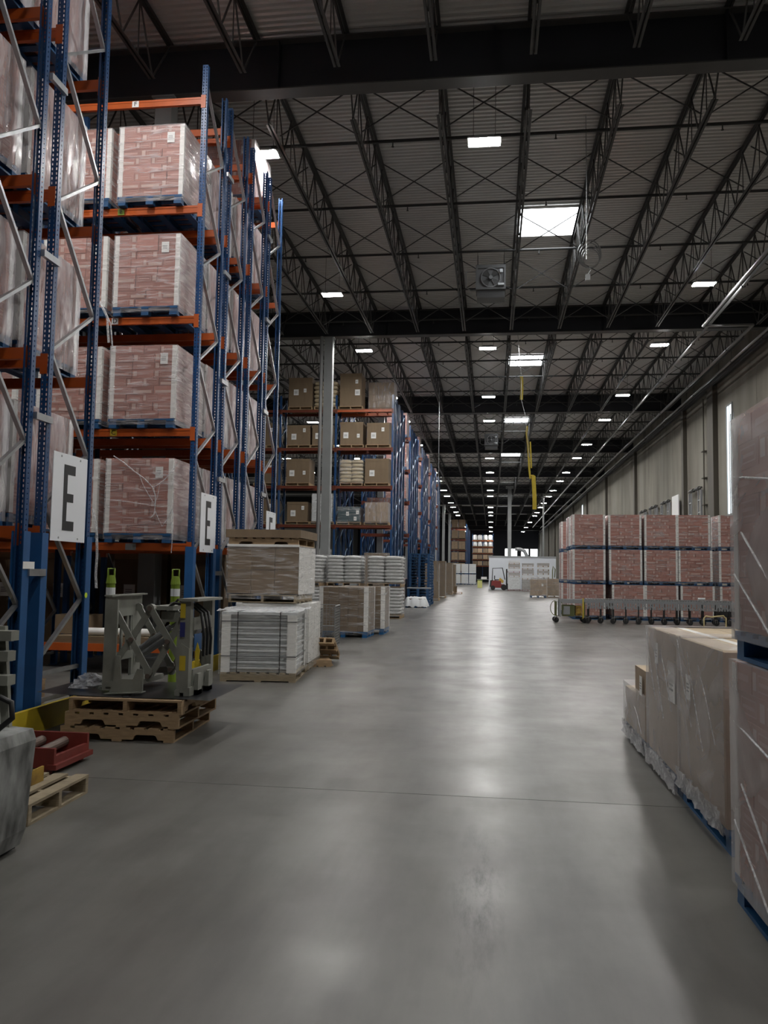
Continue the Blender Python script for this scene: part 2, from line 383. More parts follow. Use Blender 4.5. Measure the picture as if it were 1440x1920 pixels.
# columns
cm = MB(); cm.box(-.17,-.2,0,.17,-.18,GZ0); cm.box(-.17,.18,0,.17,.2,GZ0); cm.box(-.012,-.18,0,.012,.18,GZ0)
colm = MB().box(-.16,-.16,.02,.16,.16,GZ0).mesh('shaft', M['column'])
bpm = MB().box(-.26,-.26,0,.26,.26,.025).mesh('base_plate', M['column'])
capm = MB().box(-.22,-.2,GZ0-.03,.22,.2,GZ0).mesh('cap_plate', M['column'])
for i, gy in enumerate(GY[:10]):
    t = thing('steel_column', ('grey square steel column standing by the left racks, %s from camera' % ORD[i]), 'column', (-6.2,gy,0), 0, 'left column line')
    ob('shaft', colm, t); ob('base_plate', bpm, t); ob('cap_plate', capm, t)
    if i == 1:
        d = MB().cyl((-.25,-.2,.3),(-.25,-.2,GZ0),.07,10); d.box(-.30,-.2,3,-.16,-.12,3.05); d.box(-.30,-.2,7,-.16,-.12,7.05)
        ob('drain_pipe', d.mesh('drain_pipe', M['pipe']), t)
t = thing('steel_column', 'grey steel column rising behind the white partition enclosure', 'column', (1.9,91.2,0))
ob('shaft', MB().box(-.2,-.16,.02,.2,.16,11.4).mesh('shaft', M['column']), t); ob('base_plate', bpm, t)
ob('cap_plate', MB().box(-.42,-.2,11.0,.42,.2,11.35).mesh('cap_plate', M['column']), t)
tag(ob('standpipe', MB().cyl((5.6,92.3,0),(5.6,92.3,11.2),.09,8).cyl((5.3,92.3,10.2),(5.9,92.3,10.2),.07,8).mesh('standpipe', M['pipe'])), 'thin pale pole rising to the roof right of the grey partition column', 'pole')
# long pipes under the roof
def longpipe(label, pts, r, m='pipe'):
    b = MB()
    for a, c in zip(pts, pts[1:]): b.cyl(a, c, r, 10)
    t = thing('ceiling_pipe', label, 'pipe', (0,0,0)); ob('pipe', b.mesh('pipe', M[m], True), t)
    h = MB(); a, c = Vector(pts[-2]), Vector(pts[-1]); n = int((c-a).length/6)
    for i in range(n):
        p = a.lerp(c, (i+.5)/n); h.box(p.x-r-.01, p.y-.02, p.z-r-.01, p.x+r+.01, p.y+.02, p.z+r+.01); h.cyl((p.x,p.y,p.z+r),(p.x,p.y,11.5),.008,5)
    ob('hanger', h.mesh('hanger', M['pipedark']), t)
longpipe('long pale pipe under the roof running down the right side', [(7.25,15.6,10.15),(7.25,150,10.15)], .045)
longpipe('pale pipe with a right-angled jog below the second girder', [(7.0,18,10.05),(7.0,28.4,10.05),(8.6,28.4,10.05),(8.6,150,10.05)], .05)
longpipe('grey pipe along the top of the right concrete wall', [(9.75,16,10.35),(9.75,160,10.35)], .06, 'pipedark')
longpipe('pale pipe running closest to the right concrete wall', [(9.3,18,10.12),(9.3,160,10.12)], .045)
# unit heaters
def heater(x, y, label):
    t = thing('unit_heater', label, 'heater', (x,y,0))
    b = MB(); b.box(-.45,-.1,10.22,.45,.5,10.98); b.box(-.45,-.14,10.88,.45,-.1,10.98); b.box(-.45,-.14,10.22,-.39,-.1,10.88); b.box(.39,-.14,10.22,.45,-.1,10.88); b.box(-.39,-.14,10.22,.39,-.1,10.28)
    ob('cabinet', b.mesh('cabinet', M['heater']), t)
    r = MB(); n = 20
    for i in range(n):
        a, c = 2*PI*i/n, 2*PI*(i+1)/n
        r.bar((.29*math.cos(a),-.13,10.58+.29*math.sin(a)),(.29*math.cos(c),-.13,10.58+.29*math.sin(c)),.03,.03)
    ob('fan_ring', r.mesh('fan_ring', M['pipe']), t)
    f = MB()
    for i in range(4):
        a = PI/4+i*PI/2; c, s = math.cos(a), math.sin(a)
        f.face([(.05*c-.03*s,-.118,10.58+.05*s+.03*c),(.26*c-.12*s,-.112,10.58+.26*s+.12*c),(.26*c+.10*s,-.13,10.58+.26*s-.10*c),(.05*c+.03*s,-.13,10.58+.05*s-.03*c)])
    ob('fan_blades', f.mesh('fan_blades', M['steel']), t)
    ob('fan_motor', MB().cyl((0,-.18,10.58),(0,-.1,10.58),.06,12).mesh('fan_motor', M['galv']), t)
    ob('control_box', MB().box(.27,-.2,10.72,.36,-.14,10.82).box(.22,-.22,10.32,.40,-.14,10.38).mesh('control_box', M['white']), t)
    g = MB(); g.box(-.42,-.05,9.98,.42,.45,10.22)
    for i in range(18): g.box(-.40+i*.046,-.075,10.0,-.385+i*.046,-.05,10.2)
    ob('louver', g.mesh('louver', M['heater']), t)
    h = MB()
    for a in (-.4,.4):
        for c in (0,.45): h.cyl((a,c,10.98),(a,c,11.5),.008,5)
    ob('hanger', h.mesh('hanger', M['pipedark']), t)
    p = MB().tube([(-.45,.2,10.9),(-.75,.2,10.9),(-.75,.2,10.4),(-.6,.2,10.3),(-.45,.2,10.3)], .02)
    ob('gas_pipe', p.mesh('gas_pipe', M['pipe']), t)
heater(-.08, 24.8, 'grey unit heater with round fan hanging in the nearest roof bay')
heater(-.08, 55.3, 'grey fan heater hanging far down the middle aisle roof')
# coiled hose
b = MB()
for k in range(4):
    r = .34-.035*k; b.tube([(r*math.cos(a*PI/12)*.9+.02*k,.03*k,r*math.sin(a*PI/12)*1.1-.03*k) for a in range(24)], .016, 5, 0, True)
t = thing('hose_coil', 'coiled hose hanging from the joist beside the nearest skylight', 'hose', (2.52,21.9,10.13))
ob('coil', b.mesh('coil', M['pipe']), t)
ob('plug_box', MB().box(-.1,-.05,-.72,.02,.05,-.56).tube([(0,0,-.35),(.03,0,-.45),(-.04,0,-.56)],.01).mesh('plug_box', M['white']), t)
# yellow streamer
t = thing('yellow_streamer', 'long yellow plastic streamer hanging on a cord over the aisle', 'streamer', (1.07,31.2,0))
def strip(pts, w):
    s = MB()
    for (x,z),(x2,z2) in zip(pts, pts[1:]):
        s.face([(x-w/2,0,z),(x+w/2,.02,z),(x2+w/2,.02,z2),(x2-w/2,0,z2)]); s.face([(x2-w/2,.004,z2),(x2+w/2,.024,z2),(x+w/2,.024,z),(x-w/2,.004,z)])
    return s
ob('cord', MB().tube([(-.2,0,11.4),(0,0,9.1),(0,0,8.2),(.16,0,7.55),(.24,0,6.6),(.3,0,6.0)], .01, 5).mesh('cord', M['galv']), t)
ob('ribbon', strip([(0,9.1),(.02,8.9),(.02,8.5),(0,8.2)], .11).mesh('ribbon', M['yellow']), t)
ob('ribbon', strip([(.21,7.2),(.2,6.9),(.26,6.4),(.28,6.0),(.30,5.6),(.34,5.2)], .07).mesh('ribbon', M['yellow']), t)
ob('ribbon', strip([(.34,6.6),(.36,6.1),(.38,5.6)], .05).mesh('ribbon', M['yellow']), t)
ob('ribbon', strip([(.38,5.35),(.46,5.3),(.48,4.9),(.50,4.5),(.50,4.05)], .15).mesh('ribbon', M['yellow']), t)
for (x, y, z0, lb) in ((1.95,17.5,8.3,'thin pale cable dangling from roof left of nearest skylight'),(-2.73,42.0,1.2,'thin white cord hanging beside the end of the far blue racks')):
    tag(ob('hanging_cable', MB().tube([(x,y,11.5),(x+.01,y,(11.5+z0)/2),(x,y,z0)], .009 if z0 > 5 else .014, 5).mesh('hanging_cable', M['galv'])), lb, 'cable')
# vertical-lift dock door tracks on the right wall
for i, yc in enumerate((43.0, 50.2, 53.9, 57.5)):
    t = thing('dock_door_track', 'grey steel dock door track frame on right wall, %s from camera' % ORD[i], 'door track', (XR,yc,0), 0, 'dock door tracks')
    for s in (-1, 1):
        r = MB(); r.box(-.24,s*1.2-.04,.0,-.14,s*1.2+.04,5.9); ob('rail', r.mesh('rail', M['duct']), t)
        br = MB()
        for z in (3.6,4.2,4.8,5.4): br.box(-.24,s*1.2-.5*s,z-.03,-.18,s*1.2,z+.03)
        br.box(-.24,s*.7-.02,3.2,-.18,s*.7+.02,5.9)
        ob('bracket', br.mesh('bracket', M['duct']), t)
    ob('spring_shaft', MB().cyl((-.2,-1.3,6.0),(-.2,1.3,6.0),.05,8).cyl((-.2,-.9,6.0),(-.2,-.3,6.0),.1,8).cyl((-.2,.3,6.0),(-.2,.9,6.0),.1,8).mesh('spring_shaft', M['steel']), t)
tag(ob('white_board', MB().box(XR-.3,46.3,0,XR-.25,47.9,6.1).mesh('white_board', M['paper'])), 'tall pale panel leaning on the right wall above red stacks', 'panel')
b = MB().cyl((XR-.12,41.5,3.0),(XR-.12,41.5,10.3),.035,6)
for z in (5.1,6.4,7.7): b.box(XR-.2,41.3,z,XR-.02,41.7,z+.05)
tag(ob('wall_conduit', b.mesh('wall_conduit', M['concdark'])), 'thin vertical conduit on concrete wall left of the dark wide pilaster', 'conduit')
b = MB()
for s in (-.22,.22): b.cyl((XR-.25,36.2+s,3),(XR-.25,36.2+s,8.6),.02,6)
for i in range(16): b.cyl((XR-.25,35.98,3.1+.34*i),(XR-.25,36.42,3.1+.34*i),.014,5)
tag(ob('wall_ladder', b.mesh('wall_ladder', M['galv'])), 'thin steel ladder on the wall beside the tall slit window', 'ladder')

# ------------------------------------------------------------------ lettering
def text_mesh(s, size, m, name='letter'):
    cu = bpy.data.curves.new('t', 'FONT'); cu.body = s; cu.size = size; cu.align_x = 'CENTER'; cu.align_y = 'CENTER'; cu.extrude = .0015
    o = bpy.data.objects.new('t', cu); COL.objects.link(o)
    me = bpy.data.meshes.new_from_object(o.evaluated_get(bpy.context.evaluated_depsgraph_get()))
    bpy.data.objects.remove(o); me.name = name; me.materials.clear(); me.materials.append(m); return me
def big_E(d, h, t, xo):
    """tall condensed E on an X-facing board: local y runs right as seen from +X"""
    b = MB(); x0, x1 = xo, xo+.003
    b.box(x0,-d/2,-h/2,x1,-d/2+t,h/2)
    b.box(x0,-d/2+t,h/2-t*1.35,x1,d/2,h/2); b.box(x0,-d/2+t,-h/2,x1,d/2,-h/2+t*1.35); b.box(x0,-d/2+t,-t*.6,x1,d/2-t*.35,t*.6)
    return b.mesh('letter', M['ink'])

# ------------------------------------------------------------------ racks
FW, FD = .088, .075
def perf(b, w, h, axis, c, cols, sw, sh, p, off):
    """perforated strip: width w centred on 0, at plane c of axis"""
    edges = [-w/2]
    for q in cols: edges += [q-sw/2, q+sw/2]
    edges.append(w/2)
    def quad(u0, z0, u1, z1):
        if axis == 'y': b.face([(u0,c,z0),(u1,c,z0),(u1,c,z1),(u0,c,z1)])
        else: b.face([(c,u0,z0),(c,u1,z0),(c,u1,z1),(c,u0,z1)])
    for i in range(0, len(edges), 2): quad(edges[i], 0, edges[i+1], h)
    for q in cols:
        z = 0; k = 0
        while z < h:
            z1 = min(h, off+k*p); 
            if z1 > z: quad(q-sw/2, z, q+sw/2, z1)
            z = z1+sh; k += 1
def post_mesh(h, holes):
    b = MB()
    if holes:
        perf(b, FW, h, 'y', -FD/2, (-.024,.024), .013, .028, .0508, .1)
        perf(b, FD, h, 'x', FW/2, (.0,), .013, .02, .0508, .12)
        perf(b, FD, h, 'x', -FW/2, (.0,), .013, .02, .0508, .12)
        b.box(-FW/2, FD/2-.004, 0, -FW/2+.02, FD/2, h); b.box(FW/2-.02, FD/2-.004, 0, FW/2, FD/2, h)
        b.box(-.003,-FD/2+.002,0,.003,-FD/2+.012,h)
    else:
        b.box(-FW/2,-FD/2,0,FW/2,-FD/2+.006,h); b.box(-FW/2,-FD/2+.006,0,-FW/2+.006,FD/2,h); b.box(FW/2-.006,-FD/2+.006,0,FW/2,FD/2,h)
    b.box(-.07,-.06,0,.07,.06,.01)
    return b.mesh('upright', M['blue'])
MC = {}
def cached(key, fn):
    if key not in MC: MC[key] = fn()
    return MC[key]
LEV = [2.0, 3.77, 5.54, 7.31, 9.08]
def rack(label, y0, d, xs, levels, top, nodes, near=False, guards=False, group='pallet racks', beams=True, cat='pallet rack', shift=.62, period=1.6, backbeams=True):
    """a rack row: frames at xs (first = aisle end), front posts at y0, back posts at y0+d"""
    root = thing('pallet_rack', label, cat, (xs[0], y0+d/2, 0), 0, group)
    for i, x in enumerate(xs):
        X = x-xs[0]; holes = near and i == 0
        pm = cached(('post', top, holes), lambda: post_mesh(top, holes))
        ob('upright', pm, root, (X,-d/2,0)); ob('upright', pm, root, (X,d/2,0), PI)
        z = nodes
        segs = []
        while z < top-.4:
            segs.append((z, z+shift, 1)); segs.append((z+shift, z+period, -1)); z += period
        for (za, zb, s) in segs:
            if zb > top-.1: continue
            dz = round(zb-za, 3)
            bm = cached(('brace', d, dz, s), lambda: MB().bar((0,-s*(d/2-.03),0),(0,s*(d/2-.03),dz),.032,.045,0,(1,0,0)).mesh('brace', M['galv']))
            ob('brace', bm, root, (X,0,za))
        hb = cached(('hbrace', d), lambda: MB().bar((0,-d/2+.03,0),(0,d/2-.03,0),.032,.045).mesh('brace', M['galv']))
        for z in (.25, nodes-.12) if nodes > .6 else (.2,): ob('brace', hb, root, (X,0,z))
        if guards and i == 0:
            gmz = cached('pguard', lambda: MB().box(-.065,-.058,0,.065,-.045,1.95).box(-.065,-.045,0,-.055,.06,1.95).box(.055,-.045,0,.065,.06,1.95).mesh('post_guard', M['blueguard']))
            ob('post_guard', gmz, root, (X,-d/2,0)); ob('post_guard', gmz, root, (X,d/2,0), PI)
    if beams:
        for i in range(len(xs)-1):
            L = xs[i]-xs[i+1]-FW
            bm = cached(('beam', round(L,3)), lambda: MB().box(-L,-.025,-.115,0,.025,0).box(-L,-.03,-.035,0,-.025,-.012).box(-.012,-.035,-.19,.0,.028,.03).box(-L,-.035,-.19,-L+.012,.028,.03).box(-.0,-.045,-.19,FW*.75,-.038,.02).box(-.012,-.045,-.19,0,-.035,.02).box(-L-FW*.75,-.045,-.19,-L,-.038,.02).mesh('beam', M['orange']))
            for z in levels:
                ob('beam', bm, root, (xs[i]-xs[0]-FW/2, -d/2-.0, z))
                if backbeams: ob('beam', bm, root, (xs[i+1]-xs[0]+FW/2, d/2+.0, z), PI)
    return root
XS = [-4.55,-7.2,-9.85,-12.5]
rA = rack('blue pallet rack at far left edge, cut off by the frame', 6.6, .93, XS[:3], LEV, 10.2, .62, True, True)
rB = rack('tall blue pallet rack carrying the nearest E sign', 7.86, .93, XS[:3], LEV, 10.2, .64, True, True)
rC = rack('blue rack with lettered orange beams and the second E sign', 12.12, .93, XS, LEV, 9.6, .34, True, True, shift=.55, period=1.5)
rD = rack('blue rack directly behind the lettered-beam rack, second of four deep', 13.36, .93, XS[:3], LEV, 9.6, .34, True, True, shift=.55, period=1.5)
rE = rack('blue rack, third of the four rows behind the second E sign', 14.70, .93, XS[:3], LEV, 9.6, .5, True, True, shift=.55, period=1.5)
rF = rack('blue rack carrying the third and farthest E sign', 15.9, .93, XS[:3], LEV, 9.6, .5, True, True, shift=.55, period=1.5)
def sign(r, yo):
    b = ob('sign', MB().box(.05,-.36,-.465,.056,.36,.465).mesh('sign', M['signw']), r, (0,yo,2.345)); b['label'] = 'white sign board with black letter E'
    ob('letter', big_E(.235,.70,.075,.0565), b, (0,-.02,0))
    s = MB()
    for y in (-.2,.2):
        for z in (-.43,.43): s.cyl((.056,y,z),(.059,y,z),.012,8)
    ob('screw', s.mesh('screw', M['galv']), b)
sign(rB, 0); sign(rC, .13); sign(rF, .12)
# row spacers, red clips, stickers
spm2 = MB().box(-.02,0,-.035,.02,.30,.035).mesh('row_spacer', M['galv'])
for r, n in ((rA,1),(rC,1),(rE,1)):
    for z in (1.55, 3.1, 4.75, 6.6, 8.3): ob('row_spacer', spm2, r, (.066,.5,z))
tagm = MB().box(0,-.1,-.035,.004,.1,.035).mesh('load_plate', M['paper'])
b = ob('sticker', MB().cyl((0,0,0),(.003,0,0),.03,14).mesh('sticker', mat('yellow_green_sticker',(.6,.8,.05),.4)), rB, (.07,.42,1.3)); b['label'] = 'round yellow-green sticker'
ob('load_plate', tagm, rA, (.07,.5,1.62))
for r, lv in ((rB, 1),(rA,1)):
    pass
for txt, lv, xx, bg, fg in (('F',4,-1.15,'paper','ink'),('E',3,-1.32,'lime','ink'),('D',2,-1.35,'paper','ink'),('C',1,-1.3,'yellow','ink'),('',0,-.95,'column','ink')):
    w = .11 if txt else .17
    o = ob('beam_label', MB().box(-w/2*1.0,-.003,-.05,w/2,0,.05).mesh('beam_label', M[bg]), rC, (xx,-.93/2-.0305,LEV[lv]-.06))
    o['label'] = ('beam tag with the letter %s' % txt) if txt else 'pale blank beam tag'
    if txt: ob('letter', text_mesh(txt, .105, M[fg]), o, (0,-.0045,0), 0, (PI/2,0,0))
# yellow floor guards
for y0, y1, lb in ((6.4,8.95,'low yellow floor guard in front of the nearest E rack'),(11.95,16.9,'low yellow floor guard along the second E rack end')):
    g = MB().box(-4.42,y0,.0,-4.36,y1,.24).box(-4.36,y0+.2,0,-4.22,y0+.36,.012).box(-4.36,y1-.36,0,-4.22,y1-.2,.012)
    t = thing('floor_guard', lb, 'rack guard', (-4.4,y0,0))
    ob('rail', MB().box(-.02,0,0,.03,y1-y0,.24).mesh('rail', M['yellow']), t)
    ob('foot_plate', MB().box(.03,.2,0,.15,.36,.012).box(.03,y1-y0-.36,0,.15,y1-y0-.2,.012).mesh('foot_plate', M['yellow']), t)

# ------------------------------------------------------------------ pallets and loads
def block_pallet(w, d, h, m):
    b = MB(); t = .02
    for i in range(7):
        y = -d/2+.05+i*(d-.1)/6; b.box(-w/2,y-.05,h-t,w/2,y+.05,h)
    for x in (-w/2+.06,0,w/2-.06): b.box(x-.06,-d/2,h-2*t,x+.06,d/2,h-t)
    for x in (-w/2+.07,0,w/2-.07):
        for y in (-d/2+.06,0,d/2-.06): b.box(x-.06,y-.055,t,x+.06,y+.055,h-2*t)
        b.box(x-.06,-d/2,0,x+.06,d/2,t)
    return b.mesh('pallet', M[m])
def notch(L, h, side):
    """stringer profile with two fork notches"""
    p = [(-L/2,0)]
    if side:
        for c in (-L*.25, L*.25): p += [(c-.12,0),(c-.10,.038),(c-.08,.045),(c+.08,.045),(c+.10,.038),(c+.12,0)]
    p += [(L/2,0),(L/2,h),(-L/2,h)]
    return p
def stringer_pallet_mb(w, d, h, mb=None):
    b = mb or MB(); t = .018
    for x in (-w/2+.02,0,w/2-.02): b.prism(notch(d,h-2*t,True),'x',x-.019,x+.019) if False else b.box(x-.019,-d/2,t,x+.019,d/2,h-t)
    for i in range(7): y = -d/2+.05+i*(d-.1)/6; b.box(-w/2,y-.05+rnd.uniform(-.006,.006),h-t,w/2,y+.05,h)
    for y in (-d/2+.05,-d/4,0,d/4,d/2-.05): b.box(-w/2,y-.05,0,w/2,y+.05,t)
    return b
def side_pallet(name, label, group, loc, rz, w, d, h, m, notched=True):
    """stringer pallet with own boards; stringers run along local x"""
    t = thing(name, label, 'pallet', loc, rz, group); k = .018
    for y in (-d/2+.02,0,d/2-.02):
        me = cached(('str',w,h,notched,m), lambda: MB().prism([(u,v+k) for u,v in notch(w,h-2*k,notched)],'y',-.019,.019).mesh('stringer', M[m])); ob('stringer', me, t, (0,y,0))
    bm = cached(('db',d,m), lambda: MB().box(-.048,-d/2,0,.048,d/2,k).mesh('deck_board', M[m]))
    for i in range(8): ob('deck_board', bm, t, (-w/2+.05+i*(w-.1)/7+rnd.uniform(-.005,.005),0,h-k), rnd.uniform(-.006,.006))
    for x in (-w/2+.05,-w*.0,w/2-.05): ob('bottom_board', bm, t, (x,0,0))
    return t
def film_mesh(w, d, z0, z1, m, bulge=.012, top=True, seed=1, n=9):
    r = random.Random(seed); b = MB()
    for (ax, s) in (('x',1),('x',-1),('y',1),('y',-1)):
        W, D = (d, w) if ax == 'x' else (w, d)
        o = len(b.v)
        for j in range(n+1):
            for i in range(n+1):
                u = (i/n-.5)*(W+.012); z = z0+(z1-z0)*j/n
                inn = 0 if i in (0,n) else bulge*r.random()
                p = s*(D/2+.006+ (inn if j not in (0,n) else 0))
                b.v.append((p,u,z) if ax == 'x' else (u,p,z))
        for j in range(n):
            for i in range(n):
                q = (o+j*(n+1)+i, o+j*(n+1)+i+1, o+(j+1)*(n+1)+i+1, o+(j+1)*(n+1)+i)
                b.f.append(q); b.m.append(0)
    if top:
        e = .16; a, c, z = w/2+.006, d/2+.006, z1
        for p in ([(-a,-c),(a,-c),(a-e,-c+e),(-a+e,-c+e)],[(a,-c),(a,c),(a-e,c-e),(a-e,-c+e)],[(a,c),(-a,c),(-a+e,c-e),(a-e,c-e)],[(-a,c),(-a,-c),(-a+e,-c+e),(-a+e,c-e)]):
            b.face([(x,y,z if k < 2 else z+.004) for k,(x,y) in enumerate(p)])
    return b.mesh('stretch_wrap', M[m], True)
def carton_box(b, x0, y0, z0, x1, y1, z1, r, pr):
    b.box(x0,y0,z0,x1,y1,z1,0)
    if not pr: return
    zc, h = (z0+z1)/2, (z1-z0)
    for ax in pr:
        lo, hi, p = {'-y':(x0,x1,y0-.0015),'+y':(x0,x1,y1+.0015),'-x':(y0,y1,x0-.0015),'+x':(y0,y1,x1+.0015)}[ax]
        L = hi-lo
        def q(a, c, za, zb, mi):
            if ax[1] == 'y': b.face([(a,p,za),(c,p,za),(c,p,zb),(a,p,zb)], mi)
            else: b.face([(p,a,za),(p,c,za),(p,c,zb),(p,a,zb)], mi)
        kind = r.random()
        if kind < .62:   # framed name panel and a small pale square
            a, c = lo+L*.10, lo+L*.70
            for (u,v,za,zb) in ((a,c,zc+h*.26,zc+h*.32),(a,c,zc-h*.30,zc-h*.24),(a,a+.008,zc-h*.30,zc+h*.32),(c-.008,c,zc-h*.30,zc+h*.32)): q(u,v,za,zb,2)
            q(a+L*.06,c-L*.06,zc-h*.08,zc+h*.06,2)
            q(lo+L*.78,lo+L*.95,zc-h*.30,zc+h*.36,1)
        elif kind < .8: q(lo+L*.08,lo+L*.93,zc-h*.36,zc-h*.02,1)
        else: q(lo+L*.15,lo+L*.8,zc-h*.1,zc+h*.15,2)
def red_cartons(seed, w=1.06, d=1.18, layers=9, h=.1275, z0=.145):
    r = random.Random(seed); b = MB()
    for L in range(layers):
        nx, ny = (4,3) if (L+seed) % 2 else (3,4)
        if r.random() < .15: nx, ny = 3, 3
        for i in range(nx):
            for j in range(ny):
                if 0 < i < nx-1 and 0 < j < ny-1 and L < layers-1: continue
                x0 = -w/2+w*i/nx; y0 = -d/2+d*j/ny; g = .003; jx, jy = r.uniform(-.004,.004), r.uniform(-.004,.004)
                pr = [a for a, c in (('-y',j==0),('+y',j==ny-1),('-x',i==0),('+x',i==nx-1)) if c]
                carton_box(b, x0+g+jx, y0+g+jy, z0+L*h+.001, x0+w/nx-g+jx, y0+d/ny-g+jy, z0+(L+1)*h-.001, r, pr)
    return b.mesh('carton_stack', [M['carton'], M['cartonpale'], M['cartonline']])
def Lboard(h, z0, a=.07, m='board'):
    return MB().box(0,0,z0,a,.006,z0+h).box(0,.006,z0,.006,a,z0+h).mesh('corner_board', M[m])
def labelm(w=.12, h=.16, name='paper_label'):
    b = MB().box(-w/2,-.002,-h/2,w/2,0,h/2)
    for i in range(3): b.box(-w*.35,-.0028,h*(.1-.14*i),w*.25,-.002,h*(.16-.14*i),1)
    return b.mesh(name, [M['paper'], M['column']])
LAB = labelm(.12,.17); LABS = labelm(.09,.13); LABL = labelm(.22,.26)
def corners(t, w, d, z0, h, a=.07, m='board', f=1.0):
    me = cached(('lb',round(h,2),round(z0,2),a,m), lambda: Lboard(h, z0, a, m))
    w, d = w/2+.003, d/2+.003
    for x, y, rz in ((-w,-d,0),(w,-d,PI/2),(w,d,PI),(-w,d,-PI/2)): ob('corner_board', me, t, (x,y,0), rz)
RW, RD = 1.06, 1.18; HRED = .145+9*.1275+.006
PBL = block_pallet(1.06,1.22,.14,'pblue'); PBB = block_pallet(1.06,1.22,.14,'pbluelight')
REDS = [red_cartons(s) for s in (1,2,3,4)]
FILMS = [film_mesh(RW+.015, RD+.015, .06, .145+9*.1275+.004, 'film', seed=s) for s in (1,2)]
FILMSC = [film_mesh(RW+.02, RD+.02, .05, .145+9*.1275+.004, 'filmc', .02, seed=s) for s in (5,6)]
FILMSW = [film_mesh(RW+.02, RD+.02, .05, .145+9*.1275+.004, 'filmw', .02, seed=s) for s in (3,4)]
cnt = [0]
def red_load(label, loc, group, rz=0, heavy=False, simple=False, paper=True, pal=None):
    cnt[0] += 1; k = cnt[0]
    t = thing('carton_pallet_load', label, 'pallet load', loc, rz+rnd.uniform(-.008,.008), group)
    ob('pallet', pal or PBL, t); ob('carton_stack', REDS[k % 4], t, (0,0,0), 0 if k % 2 else PI)
    if not simple: corners(t, RW, RD, .15, 1.14)
    ob('stretch_wrap', (FILMSC if heavy == 'c' else FILMSW if heavy else FILMS)[k % 2], t)
    if paper: ob('paper_label', LAB, t, (.30+.02*(k % 3), -RD/2-.012, 1.08))
    return t
LVN = ['lowest','second','third','fourth','top']
def fill(rowname, y, xs_cols, levs, group, heavy=False, simple=False, dz=0):
    for lv in levs:
        for c, x in xs_cols:
            if lv == 4 and rowname.startswith('rack with lettered'): continue
            red_load('film-wrapped red carton load, %s beams of %s, %s' % (LVN[lv], rowname, c), (x+rnd.uniform(-.02,.02), y+rnd.uniform(-.02,.02), LEV[lv]+.001), group, 0, heavy, simple)
C4 = [('aisle end',-5.36),('second from aisle',-6.58),('third from aisle',-7.98),('fourth from aisle',-9.2)]
fill('rack with lettered beams', 12.62, C4[:1], (0,1,2,3), 'red carton loads on the lettered rack', 'c')
fill('rack with lettered beams', 12.62, C4[1:], (0,1,2,3), 'red carton loads on the lettered rack')
G2 = 'red carton loads at the rack ends'
fill('leftmost rack', 7.06, C4[:1], (0,1,2,3), G2, True)
fill('nearest E sign rack', 8.32, C4[:2], (0,1,2,3,4), G2, True)
fill('second row behind lettered rack', 13.84, C4[:1], (0,1,2,3), G2, True)
fill('third row behind lettered rack', 15.16, C4[:1], (0,1,2,3), G2, True)
fill('farthest E sign rack', 16.36, C4[:1], (0,1,2,3,4), G2, True)

# loose film strands hanging from the load beside the second E sign
lo = [o for o in COL.objects if o.get('label') == 'film-wrapped red carton load, lowest beams of rack with lettered beams, aisle end'][0]
def strands(name, owner, paths, y=11.975):
    b = MB()
    for r, pts in paths: b.tube([(x-owner.location.x, y-owner.location.y-.004*(i % 2), z-owner.location.z) for i, (x, z) in enumerate(pts)], r, 5)
    ob(name, b.mesh(name, M['filmpile'], True), owner)
strands('hanging_film', lo, [(.009,[(-5.78,3.33),(-5.60,3.22),(-5.45,3.10),(-5.27,2.98),(-5.13,2.84),(-5.08,2.71),(-5.08,2.59),(-5.09,2.43),(-5.15,2.38)]),
  (.007,[(-4.72,3.24),(-4.85,3.08),(-4.93,2.98),(-5.02,2.90),(-5.13,2.84)]),(.005,[(-5.36,3.05),(-5.27,2.85),(-5.12,2.62)]),(.005,[(-5.02,2.90),(-5.05,2.70),(-5.10,2.58)]),
  (.006,[(-5.09,2.5),(-5.02,2.36),(-4.96,2.25),(-4.88,2.36),(-4.81,2.52),(-4.79,2.45),(-4.785,2.2),(-4.80,1.85)]),
  (.004,[(-5.9,2.66),(-5.5,2.62),(-5.0,2.55),(-4.83,2.56)])])
lo2 = [o for o in COL.objects if o.get('label') == 'film-wrapped red carton load, lowest beams of rack with lettered beams, second from aisle'][0]
strands('hanging_film', lo2, [(.02,[(-6.06,2.5),(-6.0,2.3),(-5.98,2.12),(-5.96,1.8),(-5.97,1.5),(-5.95,1.3)])], 11.95)
lo3 = [o for o in COL.objects if o.get('label') == 'film-wrapped red carton load, third beams of rack with lettered beams, second from aisle'][0]
strands('hanging_film', lo3, [(.02,[(-6.1,5.75),(-6.02,5.62),(-5.96,5.5),(-5.94,5.3),(-5.92,5.1)]),(.012,[(-5.98,5.55),(-5.9,5.4),(-5.86,5.05)])], 11.95)

